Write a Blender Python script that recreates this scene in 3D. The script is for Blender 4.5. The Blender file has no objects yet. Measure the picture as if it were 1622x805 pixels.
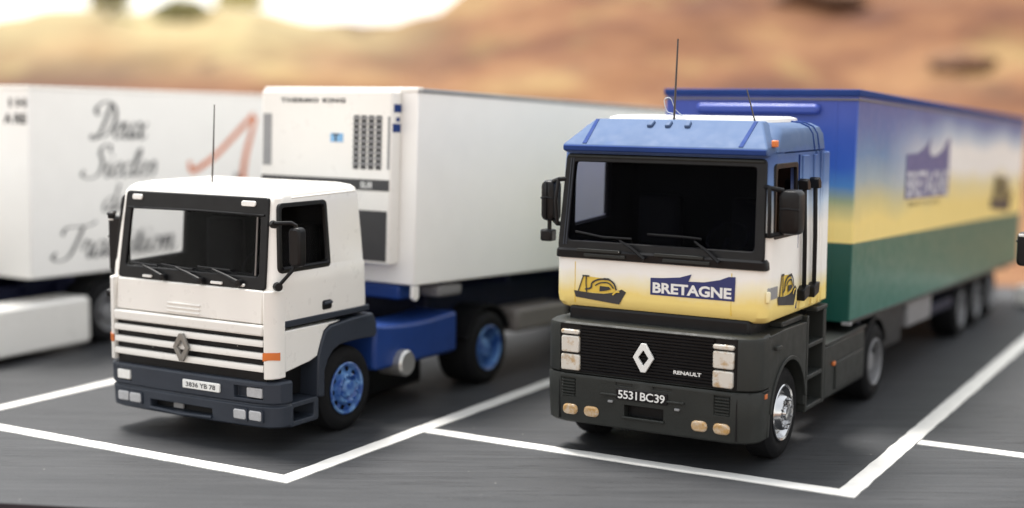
import bpy, bmesh, math, random
from mathutils import Vector, Matrix, noise
random.seed(7)
S = 1 / 43.0                      # the trucks are 1:43 models: lengths below are in truck metres, times S
scene = bpy.context.scene
COL = scene.collection

# ------------------------------------------------------------------ camera
F_PX, PITCH, ROLL, CAM_H = 2173.46, 0.112102, 0.0084865, 3.87079
cam = bpy.data.cameras.new('camera')
cam_o = bpy.data.objects.new('camera', cam)
COL.objects.link(cam_o)
cam.sensor_width = 36.0
cam.lens = F_PX / 1622 * 36.0
cam.clip_start, cam.clip_end = 0.005, 200
cp, sp, cr, sr = math.cos(PITCH), math.sin(PITCH), math.cos(ROLL), math.sin(ROLL)
fwd = Vector((0, cp, -sp)); right0 = Vector((1, 0, 0)); down0 = Vector((0, -sp, -cp))
right = right0 * cr - down0 * sr
down = right0 * sr + down0 * cr
m3 = Matrix((right, -down, -fwd)).transposed()
cam_o.matrix_world = Matrix.Translation((0, 0, CAM_H * S)) @ m3.to_4x4()
cam.dof.use_dof = True
cam.dof.focus_distance = 14.75 * S
cam.dof.aperture_fstop = 7.0
scene.camera = cam_o

# ------------------------------------------------------------------ sky, sun, exposure
SUN_EL, SUN_AZ = math.radians(70), math.radians(-38)       # azimuth measured from +Y (behind the trucks) towards +X
world = bpy.data.worlds.new('World'); scene.world = world; world.use_nodes = True
wn = world.node_tree; wn.nodes.clear()
sky = wn.nodes.new('ShaderNodeTexSky'); sky.sky_type = 'NISHITA'; sky.sun_disc = False
sky.sun_elevation = SUN_EL; sky.sun_rotation = SUN_AZ
sky.air_density = 2.4; sky.dust_density = 0.35; sky.ozone_density = 1.0
hs = wn.nodes.new('ShaderNodeHueSaturation'); hs.inputs['Saturation'].default_value = 0.15   # thin overcast
bg = wn.nodes.new('ShaderNodeBackground'); bg.inputs['Strength'].default_value = 0.12
wo = wn.nodes.new('ShaderNodeOutputWorld')
wn.links.new(sky.outputs[0], hs.inputs['Color']); wn.links.new(hs.outputs[0], bg.inputs['Color']); wn.links.new(bg.outputs[0], wo.inputs[0])
sun = bpy.data.lights.new('sun', 'SUN'); sun.energy = 3.4; sun.angle = math.radians(18); sun.color = (1.0, 0.96, 0.90)
sun_o = bpy.data.objects.new('sun', sun); COL.objects.link(sun_o)
sd = Vector((math.sin(SUN_AZ) * math.cos(SUN_EL), math.cos(SUN_AZ) * math.cos(SUN_EL), math.sin(SUN_EL)))
sun_o.rotation_euler = sd.to_track_quat('Z', 'Y').to_euler(); sun_o.location = sd * 3
scene.view_settings.view_transform = 'Standard'; scene.view_settings.look = 'None'
scene.view_settings.exposure = 1.12; scene.view_settings.gamma = 1.0
scene.render.engine = 'CYCLES'
scene.cycles.max_bounces = 10; scene.cycles.transparent_max_bounces = 16

# ------------------------------------------------------------------ materials
def nt_base(name):
    m = bpy.data.materials.new(name); m.use_nodes = True
    nt = m.node_tree; b = nt.nodes['Principled BSDF']
    tc = nt.nodes.new('ShaderNodeTexCoord'); mp = nt.nodes.new('ShaderNodeMapping')
    mp.inputs['Scale'].default_value = (1 / S,) * 3
    nt.links.new(tc.outputs['Object'], mp.inputs['Vector'])
    return m, nt, b, mp.outputs[0]

def N(nt, kind, **kw):
    n = nt.nodes.new(kind)
    for k, v in kw.items():
        if k in n.inputs: n.inputs[k].default_value = v
        else: setattr(n, k, v)
    return n

def noise_n(nt, vec, scale, detail=4, rough=0.55):
    n = N(nt, 'ShaderNodeTexNoise'); n.inputs['Scale'].default_value = scale; n.inputs['Detail'].default_value = detail
    n.inputs['Roughness'].default_value = rough
    nt.links.new(vec, n.inputs['Vector']); return n

def maprange(nt, val, a, b, c, d, clamp=True):
    n = N(nt, 'ShaderNodeMapRange'); n.clamp = clamp
    for i, v in zip((1, 2, 3, 4), (a, b, c, d)): n.inputs[i].default_value = v
    nt.links.new(val, n.inputs[0]); return n.outputs[0]

def mixcol(nt, fac, a, b, blend='MIX'):
    n = N(nt, 'ShaderNodeMix', data_type='RGBA', blend_type=blend)
    for i, v in ((0, fac), (6, a), (7, b)):
        if isinstance(v, bpy.types.NodeSocket): nt.links.new(v, n.inputs[i])
        elif i == 0: n.inputs[0].default_value = v
        else: n.inputs[i].default_value = (*v, 1)
    return n.outputs[2]

def math_n(nt, op, a, b=None):
    n = N(nt, 'ShaderNodeMath', operation=op)
    for i, v in ((0, a), (1, b)):
        if v is None: continue
        if isinstance(v, bpy.types.NodeSocket): nt.links.new(v, n.inputs[i])
        else: n.inputs[i].default_value = v
    return n.outputs[0]

def finish(nt, b, vec, col, rough, metal=0, spec=0.5, coat=0, var=0.06, vscale=2.5, bump=0.0, bscale=70, dust=0.0, dustcol=(0.45, 0.43, 0.40)):
    """col: tuple or socket. var = tonal unevenness, bump = height in truck metres, dust = amount of small specks."""
    n = noise_n(nt, vec, vscale, 6, 0.6)
    f = maprange(nt, n.outputs[0], 0.25, 0.75, 1 - var, 1 + var)
    cmb = N(nt, 'ShaderNodeCombineColor')
    for i in range(3): nt.links.new(f, cmb.inputs[i])
    if not isinstance(col, bpy.types.NodeSocket):
        rgb = N(nt, 'ShaderNodeRGB'); rgb.outputs[0].default_value = (*col, 1); col = rgb.outputs[0]
    col = mixcol(nt, 1.0, col, cmb.outputs[0], 'MULTIPLY')
    if dust > 0:
        v = N(nt, 'ShaderNodeTexVoronoi', feature='F1'); v.inputs['Scale'].default_value = 7.0
        nt.links.new(vec, v.inputs['Vector'])
        d = maprange(nt, v.outputs['Distance'], 0.035, 0.06, 1, 0)
        sc = N(nt, 'ShaderNodeSeparateColor'); nt.links.new(v.outputs['Color'], sc.inputs[0])
        pick = maprange(nt, sc.outputs[0], 1 - dust, 1 - dust + 0.02, 0, 1)
        col = mixcol(nt, math_n(nt, 'MULTIPLY', d, pick), col, dustcol)
    nt.links.new(col, b.inputs['Base Color'])
    r2 = noise_n(nt, vec, vscale * 3.1, 5)
    nt.links.new(maprange(nt, r2.outputs[0], 0.3, 0.7, max(0.02, rough - 0.07), min(1, rough + 0.07)), b.inputs['Roughness'])
    b.inputs['Metallic'].default_value = metal
    b.inputs['Specular IOR Level'].default_value = spec
    b.inputs['Coat Weight'].default_value = coat; b.inputs['Coat Roughness'].default_value = 0.12
    if bump > 0:
        bn = noise_n(nt, vec, bscale, 5, 0.65)
        bp = N(nt, 'ShaderNodeBump'); bp.inputs['Strength'].default_value = 0.7; bp.inputs['Distance'].default_value = bump * S
        nt.links.new(bn.outputs[0], bp.inputs['Height']); nt.links.new(bp.outputs[0], b.inputs['Normal'])

def mat(name, col, rough=0.5, **kw):
    m, nt, b, vec = nt_base(name); finish(nt, b, vec, col, rough, **kw); return m

def glass(name, tint, refl=1.0):
    m = bpy.data.materials.new(name); m.use_nodes = True; nt = m.node_tree; nt.nodes.clear()
    out = N(nt, 'ShaderNodeOutputMaterial'); tr = N(nt, 'ShaderNodeBsdfTransparent'); gl = N(nt, 'ShaderNodeBsdfGlossy')
    tr.inputs[0].default_value = (*tint, 1); gl.inputs['Roughness'].default_value = 0.03
    fr = N(nt, 'ShaderNodeFresnel'); fr.inputs[0].default_value = 1.38
    mx = N(nt, 'ShaderNodeMixShader')
    nt.links.new(math_n(nt, 'MULTIPLY', fr.outputs[0], refl), mx.inputs[0])
    nt.links.new(tr.outputs[0], mx.inputs[1]); nt.links.new(gl.outputs[0], mx.inputs[2]); nt.links.new(mx.outputs[0], out.inputs[0])
    return m

def ramp(nt, val, stops):
    r = N(nt, 'ShaderNodeValToRGB'); e = r.color_ramp.elements
    e[0].position, e[0].color = stops[0][0], (*stops[0][1], 1)
    e[1].position, e[1].color = stops[-1][0], (*stops[-1][1], 1)
    for p, c in stops[1:-1]:
        q = e.new(p); q.color = (*c, 1)
    nt.links.new(val, r.inputs[0]); return r.outputs[0]

def zramp(nt, z, stops, a=1.0, b=4.2):
    return ramp(nt, maprange(nt, z, a, b, 0, 1), [((p - a) / (b - a), c) for p, c in stops])

M = {}
M['white'] = mat('white_gloss_plastic', (0.80, 0.78, 0.74), 0.32, var=0.02, coat=0.15)
M['trailer_white'] = mat('white_trailer_panel', (0.88, 0.865, 0.835), 0.42, var=0.02)
M['black'] = mat('black_plastic', (0.008, 0.008, 0.009), 0.40, var=0.2, spec=0.22, bump=0.002, bscale=45, dust=0.10)
M['rubber'] = mat('tyre_rubber', (0.009, 0.009, 0.010), 0.75, spec=0.15, var=0.2, bump=0.004, bscale=40)
M['dark_interior'] = mat('dark_interior', (0.005, 0.005, 0.006), 0.9, var=0.25, spec=0.1)
M['slate'] = mat('slate_blue_grey_plastic', (0.026, 0.032, 0.045), 0.45, spec=0.3, var=0.12, bump=0.003, bscale=40, dust=0.12)
M['charcoal'] = mat('charcoal_plastic', (0.024, 0.026, 0.024), 0.48, spec=0.28, var=0.14, bump=0.003, bscale=40, dust=0.12)
M['blue_chassis'] = mat('blue_chassis_plastic', (0.012, 0.042, 0.19), 0.42, spec=0.3, var=0.12, bump=0.002, bscale=30)
M['navy'] = mat('navy_chassis_plastic', (0.006, 0.008, 0.028), 0.55, spec=0.2, var=0.15)
M['silver'] = mat('silver_metal', (0.55, 0.54, 0.52), 0.35, metal=0.8, var=0.1)
M['dull_metal'] = mat('dull_grey_metal', (0.26, 0.25, 0.23), 0.4, metal=0.6, var=0.2, vscale=9)
M['chrome'] = mat('chrome_metal', (0.56, 0.56, 0.57), 0.2, metal=1.0, var=0.05)
M['grey_hub'] = mat('grey_hub_metal', (0.26, 0.26, 0.27), 0.5, metal=0.3, var=0.1)
M['grey_box'] = mat('grey_box_plastic', (0.20, 0.195, 0.20), 0.5, var=0.08)
M['tan_box'] = mat('taupe_box_plastic', (0.17, 0.152, 0.142), 0.55, var=0.08)
M['orange'] = mat('orange_lens', (0.62, 0.16, 0.03), 0.4, var=0.15)
M['lamp_grey'] = mat('grey_lamp_lens', (0.42, 0.42, 0.43), 0.25, var=0.12, vscale=14)
M['lamp_white'] = mat('white_lamp_lens', (0.80, 0.79, 0.76), 0.3, var=0.06)
M['letter_black'] = mat('black_print', (0.03, 0.03, 0.033), 0.5, var=0.1)
M['letter_grey'] = mat('faded_black_print', (0.025, 0.027, 0.035), 0.55, var=0.2)
M['letter_white'] = mat('white_print', (0.80, 0.80, 0.78), 0.5, var=0.04)
M['print_blue'] = mat('blue_print', (0.020, 0.046, 0.175), 0.7, spec=0.1, var=0.12)
M['sign_blue'] = mat('dark_blue_print', (0.018, 0.028, 0.135), 0.45, var=0.12)
M['faded_blue'] = mat('faded_blue_print', (0.10, 0.11, 0.26), 0.45, var=0.12)
M['faded_white'] = mat('faded_white_print', (0.55, 0.55, 0.60), 0.5, var=0.06)
M['print_yellow'] = mat('yellow_print', (0.72, 0.50, 0.07), 0.5, var=0.06)
M['print_red'] = mat('red_orange_print', (0.62, 0.16, 0.045), 0.5, var=0.12)
M['print_sky'] = mat('light_blue_print', (0.20, 0.42, 0.68), 0.5, var=0.1)
M['vent_grey'] = mat('grey_vent_print', (0.27, 0.27, 0.275), 0.55, var=0.08)
M['dark_green_print'] = mat('olive_print', (0.26, 0.21, 0.08), 0.5, var=0.15)
M['glass'] = glass('clear_window_glass', (0.95, 0.95, 0.95), 0.06)
M['glass_blue'] = glass('tinted_window_glass', (0.56, 0.57, 0.68), 0.06)
M['wire'] = mat('thin_wire', (0.5, 0.55, 0.6), 0.4, var=0.05)
M['antenna'] = mat('dark_antenna_wire', (0.05, 0.04, 0.035), 0.4, var=0.1)

def dirty_lamp():                       # clear lens with brown glue showing through
    m, nt, b, vec = nt_base('lens_with_brown_glue')
    n = noise_n(nt, vec, 8, 5, 0.75)
    f = maprange(nt, n.outputs[0], 0.50, 0.63, 0, 0.8)
    finish(nt, b, vec, mixcol(nt, f, (0.66, 0.63, 0.57), (0.44, 0.27, 0.10)), 0.22, coat=0.3)
    return m
M['lamp_dirty'] = dirty_lamp()

def amber_lamp():
    m, nt, b, vec = nt_base('amber_fog_lens')
    n = noise_n(nt, vec, 14, 5, 0.7)
    f = maprange(nt, n.outputs[0], 0.40, 0.58, 0, 0.9)
    finish(nt, b, vec, mixcol(nt, f, (0.56, 0.45, 0.33), (0.48, 0.27, 0.08)), 0.25, coat=0.3)
    return m
M['lamp_amber'] = amber_lamp()

def rim_blue():
    m, nt, b, vec = nt_base('blue_painted_rim')
    n = noise_n(nt, vec, 9, 4)
    finish(nt, b, vec, mixcol(nt, maprange(nt, n.outputs[0], 0.4, 0.65, 0, 1), (0.018, 0.07, 0.28), (0.13, 0.27, 0.52)), 0.33, coat=0.2)
    return m
M['rim_blue'] = rim_blue()

YEL, CRM, WHT = (0.90, 0.71, 0.25), (0.88, 0.81, 0.58), (0.88, 0.86, 0.82)
def livery_cab():                       # airbrushed: yellow hem, white belt, blue towards the roof
    m, nt, b, vec = nt_base('airbrushed_blue_white_yellow_paint')
    sx = N(nt, 'ShaderNodeSeparateXYZ'); nt.links.new(vec, sx.inputs[0])
    n = noise_n(nt, vec, 1.6, 5, 0.6)
    z = math_n(nt, 'ADD', sx.outputs[2], maprange(nt, n.outputs[0], 0.2, 0.8, -0.09, 0.09))
    c = zramp(nt, z, [(1.0, YEL), (1.76, YEL), (1.90, CRM), (2.02, WHT), (2.55, WHT), (2.80, (0.52, 0.63, 0.76)), (3.02, (0.15, 0.24, 0.45)), (3.30, (0.07, 0.12, 0.29)), (3.40, (0.075, 0.12, 0.225)), (4.2, (0.085, 0.125, 0.21))])
    finish(nt, b, vec, c, 0.6, spec=0.12, var=0.03)
    return m
M['livery_cab'] = livery_cab()

def livery_trailer():                   # green hem with a hard edge, yellow, white haze further back, blue above
    m, nt, b, vec = nt_base('airbrushed_trailer_paint')
    sx = N(nt, 'ShaderNodeSeparateXYZ'); nt.links.new(vec, sx.inputs[0])
    y, z0 = sx.outputs[1], sx.outputs[2]
    n = noise_n(nt, vec, 0.55, 4, 0.5)
    z = math_n(nt, 'ADD', z0, maprange(nt, n.outputs[0], 0.2, 0.8, -0.14, 0.14))
    BLU, GRY, SKY = (0.03, 0.085, 0.42), (0.035, 0.05, 0.34), (0.12, 0.30, 0.50)
    front = zramp(nt, z, [(1.0, YEL), (2.45, YEL), (2.68, (0.30, 0.36, 0.22)), (2.86, (0.06, 0.20, 0.48)), (3.1, (0.03, 0.10, 0.44)), (4.2, (0.035, 0.05, 0.30))])
    rear = zramp(nt, z, [(1.0, YEL), (2.50, YEL), (2.80, (0.80, 0.70, 0.38)), (3.05, WHT), (3.35, WHT), (3.58, (0.42, 0.52, 0.64)), (3.80, (0.11, 0.19, 0.40)), (4.2, (0.06, 0.075, 0.26))])
    sidec = zramp(nt, z, [(1.0, YEL), (2.42, YEL), (2.66, (0.62, 0.56, 0.27)), (2.92, (0.30, 0.40, 0.45)), (3.25, (0.12, 0.245, 0.43)), (3.6, (0.075, 0.145, 0.36)), (4.2, (0.045, 0.06, 0.24))])  # side blues greyed: sky reflection is put into the colour
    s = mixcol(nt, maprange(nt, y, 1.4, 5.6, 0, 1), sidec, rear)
    c = mixcol(nt, maprange(nt, y, 0.0, 0.03, 0, 1), front, s)
    g = mixcol(nt, maprange(nt, y, 0.0, 0.03, 0, 1), (0.009, 0.075, 0.060), (0.012, 0.135, 0.100))  # front green darkened: shade behind the cab is put into the colour
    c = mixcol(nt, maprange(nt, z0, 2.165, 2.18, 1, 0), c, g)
    finish(nt, b, vec, c, 0.38, spec=0.4, coat=0.08, var=0.03)
    return m
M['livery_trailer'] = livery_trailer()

def board_mat():
    m, nt, b, vec = nt_base('grey_painted_board')
    mp2 = N(nt, 'ShaderNodeMapping'); mp2.inputs['Rotation'].default_value = (0, 0, 0.07); mp2.inputs['Scale'].default_value = (0.45, 9.0, 1)
    nt.links.new(vec, mp2.inputs['Vector'])
    st = noise_n(nt, mp2.outputs[0], 1.0, 8, 0.7)
    mp3 = N(nt, 'ShaderNodeMapping'); mp3.inputs['Rotation'].default_value = (0, 0, 0.05); mp3.inputs['Scale'].default_value = (0.9, 26.0, 1)
    nt.links.new(vec, mp3.inputs['Vector'])
    st2 = noise_n(nt, mp3.outputs[0], 1.0, 5, 0.6)
    big = noise_n(nt, vec, 0.35, 3)
    c = mixcol(nt, maprange(nt, st.outputs[0], 0.33, 0.68, 0, 1), (0.015, 0.0168, 0.020), (0.044, 0.0455, 0.050))
    crack = math_n(nt, 'MULTIPLY', maprange(nt, st2.outputs[0], 0.585, 0.64, 0, 1), maprange(nt, big.outputs[0], 0.38, 0.56, 0, 0.9))
    c = mixcol(nt, crack, c, (0.018, 0.018, 0.021))
    c = mixcol(nt, maprange(nt, big.outputs[0], 0.3, 0.7, 0, 0.35), c, (0.045, 0.0455, 0.048))
    finish(nt, b, vec, c, 0.62, var=0.10, vscale=22, spec=0.4, dust=0.10)
    h = math_n(nt, 'SUBTRACT', math_n(nt, 'MULTIPLY', st.outputs[0], 0.5), math_n(nt, 'MULTIPLY', crack, 1.0))
    gr = noise_n(nt, vec, 55, 4)
    h = math_n(nt, 'ADD', h, math_n(nt, 'MULTIPLY', gr.outputs[0], 0.5))
    bp = N(nt, 'ShaderNodeBump'); bp.inputs['Strength'].default_value = 0.8; bp.inputs['Distance'].default_value = 0.010 * S
    nt.links.new(h, bp.inputs['Height']); nt.links.new(bp.outputs[0], b.inputs['Normal'])
    return m
M['board'] = board_mat()
M['board_edge'] = mat('dark_board_edge', (0.02, 0.016, 0.024), 0.8, var=0.2)
M['line'] = mat('white_line_paint', (0.64, 0.63, 0.605), 0.6, var=0.07, vscale=6, bump=0.004, bscale=30)

def earth_mat():
    m, nt, b, vec = nt_base('ochre_earth')
    mp2 = N(nt, 'ShaderNodeMapping'); mp2.inputs['Scale'].default_value = (0.085, 0.05, 0.30); nt.links.new(vec, mp2.inputs['Vector'])
    a = noise_n(nt, mp2.outputs[0], 1.0, 6, 0.6)
    c = ramp(nt, a.outputs[0], [(0.36, (0.085, 0.036, 0.022)), (0.45, (0.12, 0.050, 0.024)), (0.52, (0.17, 0.078, 0.036)), (0.59, (0.215, 0.112, 0.052)), (0.68, (0.26, 0.172, 0.075))])
    mp3 = N(nt, 'ShaderNodeMapping'); mp3.inputs['Location'].default_value = (31, 7, 3); mp3.inputs['Scale'].default_value = (0.12, 0.08, 0.22); nt.links.new(vec, mp3.inputs['Vector'])
    g = noise_n(nt, mp3.outputs[0], 1.0, 5)
    c = mixcol(nt, maprange(nt, g.outputs[0], 0.58, 0.72, 0, 0.7), c, (0.29, 0.24, 0.09))
    sx = N(nt, 'ShaderNodeSeparateXYZ'); nt.links.new(vec, sx.inputs[0])
    dry = math_n(nt, 'MULTIPLY', maprange(nt, sx.outputs[2], 4.2, 8.5, 0, 1), maprange(nt, sx.outputs[0], -2, -16, 0, 1))      # dry grass along the crest
    c = mixcol(nt, math_n(nt, 'MULTIPLY', dry, maprange(nt, g.outputs[0], 0.30, 0.60, 0.35, 1.0)), c, (0.37, 0.315, 0.165))
    dk = N(nt, 'ShaderNodeMapping'); dk.inputs['Location'].default_value = (5, 90, 11); dk.inputs['Scale'].default_value = (0.16, 0.16, 0.4); nt.links.new(vec, dk.inputs['Vector'])
    d = noise_n(nt, dk.outputs[0], 1.0, 4)
    c = mixcol(nt, maprange(nt, d.outputs[0], 0.60, 0.70, 0, 0.75), c, (0.07, 0.035, 0.022))       # bare dark earth
    finish(nt, b, vec, c, 0.9, var=0.15, vscale=1.2, spec=0.2, bump=0.2, bscale=1.5)
    return m
M['earth'] = earth_mat()
M['rock'] = mat('dark_rock', (0.15, 0.075, 0.042), 0.9, var=0.4, vscale=0.6, bump=0.15, bscale=2)
def leaf_mat(name, c1, c2):
    m, nt, b, vec = nt_base(name)
    n = noise_n(nt, vec, 0.8, 3)
    finish(nt, b, vec, mixcol(nt, maprange(nt, n.outputs[0], 0.35, 0.65, 0, 1), c1, c2), 0.7, var=0.2, vscale=3)
    return m
M['leaf_olive'] = leaf_mat('olive_leaves', (0.17, 0.16, 0.05), (0.30, 0.27, 0.10))
M['leaf_yellow'] = leaf_mat('yellow_green_leaves', (0.34, 0.31, 0.06), (0.52, 0.44, 0.10))
M['twig'] = mat('brown_twig', (0.12, 0.07, 0.04), 0.9, var=0.3)

# ------------------------------------------------------------------ mesh helpers (truck metres)
def V(*a): return Vector(a)

def face(bm, pts):
    vs = [bm.verts.new(p) for p in pts]
    return bm.faces.new(vs)

def box(bm, x0, x1, y0, y1, z0, z1):
    v = [bm.verts.new((x, y, z)) for z in (z0, z1) for (x, y) in ((x0, y0), (x1, y0), (x1, y1), (x0, y1))]
    for f in ((3, 2, 1, 0), (4, 5, 6, 7), (0, 1, 5, 4), (1, 2, 6, 5), (2, 3, 7, 6), (3, 0, 4, 7)):
        bm.faces.new([v[i] for i in f])

def loft(bm, rings, cap=True):
    R = [[bm.verts.new(p) for p in r] for r in rings]
    n = len(R[0])
    for a, b in zip(R, R[1:]):
        for i in range(n):
            bm.faces.new((a[i], a[(i + 1) % n], b[(i + 1) % n], b[i]))
    if cap:
        bm.faces.new(list(reversed(R[0]))); bm.faces.new(R[-1])

def prism(bm, poly, mp, d0, d1):
    """poly 2D, mp(u,v,d)->3D, extruded from d0 to d1."""
    loft(bm, [[mp(u, v, d0) for u, v in poly], [mp(u, v, d1) for u, v in poly]])

def AX(u, v, d): return V(d, u, v)      # poly in (y,z), extrude in x
def AY(u, v, d): return V(u, d, v)      # poly in (x,z), extrude in y
def AZ(u, v, d): return V(u, v, d)      # poly in (x,y), extrude in z

def rrect(x0, x1, z0, z1, r, n=4):
    pts = []
    for cx, cz, a in ((x1 - r, z0 + r, -90), (x1 - r, z1 - r, 0), (x0 + r, z1 - r, 90), (x0 + r, z0 + r, 180)):
        for i in range(n + 1):
            t = math.radians(a + 90 * i / n); pts.append((cx + r * math.cos(t), cz + r * math.sin(t)))
    return pts

def rquad(c, r, n=4):
    """rounded quad from 4 corners (anticlockwise)."""
    pts = []
    for i in range(4):
        p, a, b = Vector(c[i]), Vector(c[i - 1]), Vector(c[(i + 1) % 4])
        pa, pb = p + (a - p).normalized() * r, p + (b - p).normalized() * r
        for k in range(n + 1):
            t = k / n
            q = pa * (1 - t) ** 2 + p * 2 * t * (1 - t) + pb * t * t
            pts.append((q.x, q.y))
    return pts

def frame(bm, outer, inner, mp, d0, d1):
    """ring-shaped plate between two loops of equal count."""
    n = len(outer)
    A = [[bm.verts.new(mp(u, v, d)) for u, v in L] for d in (d0, d1) for L in (outer, inner)]
    o0, i0, o1, i1 = A
    for k in range(n):
        j = (k + 1) % n
        bm.faces.new((o0[k], i0[k], i0[j], o0[j])); bm.faces.new((o1[k], o1[j], i1[j], i1[k]))
        bm.faces.new((o0[k], o0[j], o1[j], o1[k])); bm.faces.new((i0[k], i1[k], i1[j], i0[j]))

def basis(axis):
    a = Vector(axis).normalized(); t = V(0, 0, 1) if abs(a.z) < 0.9 else V(1, 0, 0)
    u = a.cross(t).normalized(); return a, u, a.cross(u)

def lathe(bm, prof, c, axis, n=40, cap=True):
    """prof: list of (distance along axis, radius)."""
    a, u, w = basis(axis); c = Vector(c)
    loft(bm, [[c + a * d + (u * math.cos(2 * math.pi * i / n) + w * math.sin(2 * math.pi * i / n)) * r for i in range(n)] for d, r in prof], cap)

def tube(bm, pts, r, n=8):
    pts = [Vector(p) for p in pts]; rings = []
    for i, p in enumerate(pts):
        d = (pts[min(i + 1, len(pts) - 1)] - pts[max(i - 1, 0)])
        a, u, w = basis(d); rr = r[i] if isinstance(r, (list, tuple)) else r
        rings.append([p + (u * math.cos(2 * math.pi * k / n) + w * math.sin(2 * math.pi * k / n)) * rr for k in range(n)])
    for i in range(1, len(rings)):      # keep rings from twisting
        best = min(range(n), key=lambda s: sum((rings[i][(k + s) % n] - pts[i] - (rings[i - 1][k] - pts[i - 1])).length for k in range(n)))
        rings[i] = rings[i][best:] + rings[i][:best]
    loft(bm, rings)

def crom(pts, n=6):
    P = [Vector(p) for p in pts]; out = []
    for i in range(len(P) - 1):
        a, b, c, d = P[max(i - 1, 0)], P[i], P[i + 1], P[min(i + 2, len(P) - 1)]
        for k in range(n):
            t = k / n
            out.append(0.5 * ((2 * b) + (c - a) * t + (2 * a - 5 * b + 4 * c - d) * t * t + (3 * b - a - 3 * c + d) * t ** 3))
    out.append(P[-1]); return out

def ribbon(bm, pts, w, mp, d):
    """flat stroke in (u,v) on a plane; w number or fn(direction)."""
    P = [Vector(p) for p in pts]; L = []
    for i, p in enumerate(P):
        t = (P[min(i + 1, len(P) - 1)] - P[max(i - 1, 0)])
        if t.length < 1e-9: t = Vector((1, 0))
        t.normalize(); nrm = Vector((-t.y, t.x)); ww = w(t, i / (len(P) - 1)) if callable(w) else w
        L.append((bm.verts.new(mp(*(p + nrm * ww / 2), d)), bm.verts.new(mp(*(p - nrm * ww / 2), d))))
    for a, b in zip(L, L[1:]): bm.faces.new((a[0], a[1], b[1], b[0]))

def to_mesh(name, bm, flip=False):
    bmesh.ops.recalc_face_normals(bm, faces=bm.faces)
    me = bpy.data.meshes.new(name); bm.to_mesh(me); bm.free()
    return me

def smooth(me, ang=35):
    me.polygons.foreach_set('use_smooth', [True] * len(me.polygons))
    bm = bmesh.new(); bm.from_mesh(me)
    for e in bm.edges:
        e.smooth = not (len(e.link_faces) == 2 and e.calc_face_angle(0) > math.radians(ang))
    bm.to_mesh(me); bm.free()

def link(name, me, mats, parent=None, bevel=0.0, ang=35, loc=None):
    me.transform(Matrix.Scale(S, 4)); smooth(me, ang)
    for m in (mats if isinstance(mats, (list, tuple)) else [mats]): me.materials.append(m)
    o = bpy.data.objects.new(name, me); COL.objects.link(o); o.parent = parent
    if loc: o.location = Vector(loc) * S
    if bevel:
        b = o.modifiers.new('bevel', 'BEVEL'); b.width = bevel * S; b.segments = 2; b.limit_method = 'ANGLE'; b.angle_limit = math.radians(40); b.harden_normals = False
    return o

def part(name, bm, m, parent=None, bevel=0.0, ang=35, loc=None):
    return link(name, to_mesh(name, bm), m, parent, bevel, ang, loc)

def pbox(name, dims, m, parent, bevel=0.012):
    bm = bmesh.new(); box(bm, *dims); return part(name, bm, m, parent, bevel)

def tag(o, label=None, cat=None, group=None, kind=None):
    for k, v in (('label', label), ('category', cat), ('group', group), ('kind', kind)):
        if v: o[k] = v
    return o

def thing(name, loc, rz, label, cat, group=None, rx=0.0):
    o = bpy.data.objects.new(name, None); COL.objects.link(o); o.empty_display_size = 0.01
    o.location = Vector(loc) * S; o.rotation_euler = (rx, 0, rz)
    return tag(o, label, cat, group)

def cut(bm, cutters, inner_test=None):
    """boolean difference, done in truck metres; returns a mesh."""
    o = bpy.data.objects.new('tmp_solid', to_mesh('tmp_solid', bm)); COL.objects.link(o); tmp = [o]
    for c in cutters:
        k = bpy.data.objects.new('tmp_cut', to_mesh('tmp_cut', c)); COL.objects.link(k); tmp.append(k)
        b = o.modifiers.new('b', 'BOOLEAN'); b.operation = 'DIFFERENCE'; b.solver = 'EXACT'; b.object = k
    dg = bpy.context.evaluated_depsgraph_get(); dg.update()
    me = bpy.data.meshes.new_from_object(o.evaluated_get(dg))
    for t in tmp:
        d = t.data; bpy.data.objects.remove(t); bpy.data.meshes.remove(d)
    if inner_test:
        for p in me.polygons: p.material_index = 1 if inner_test(p.center, p.normal) else 0
    return me

_text_cache = {}
def text_geo(body, bold, shear, space, sword):
    key = (body, bold, shear, space, sword)
    if key not in _text_cache:
        cu = bpy.data.curves.new('tmp_text', 'FONT'); cu.body = body; cu.offset = bold; cu.shear = shear; cu.resolution_u = 3; cu.space_character = space; cu.space_word = sword
        o = bpy.data.objects.new('tmp_text', cu); COL.objects.link(o)
        dg = bpy.context.evaluated_depsgraph_get(); dg.update()
        me = bpy.data.meshes.new_from_object(o.evaluated_get(dg))
        vs = [(v.co.x, v.co.y) for v in me.vertices]; fs = [tuple(p.vertices) for p in me.polygons]
        x0, x1 = min(v[0] for v in vs), max(v[0] for v in vs); y0, y1 = min(v[1] for v in vs), max(v[1] for v in vs)
        _text_cache[key] = ([((x - x0) / (x1 - x0), (y - y0) / (y1 - y0)) for x, y in vs], fs)
        bpy.data.objects.remove(o); bpy.data.curves.remove(cu); bpy.data.meshes.remove(me)
    return _text_cache[key]

def text_into(bm, body, u0, u1, v0, v1, mp, d, bold=0.0, shear=0.0, space=1.0, skew=0.0, sword=1.0):
    vs, fs = text_geo(body, bold, shear, space, sword)
    B = [bm.verts.new(mp(u0 + (u1 - u0) * x, v0 + (v1 - v0) * y + skew * x, d)) for x, y in vs]
    for f in fs:
        try: bm.faces.new([B[i] for i in f])
        except ValueError: pass

def lettering(name, body, u0, u1, v0, v1, mp, d, m, parent, **kw):
    bm = bmesh.new(); text_into(bm, body, u0, u1, v0, v1, mp, d, **kw); return part(name, bm, m, parent)

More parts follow.
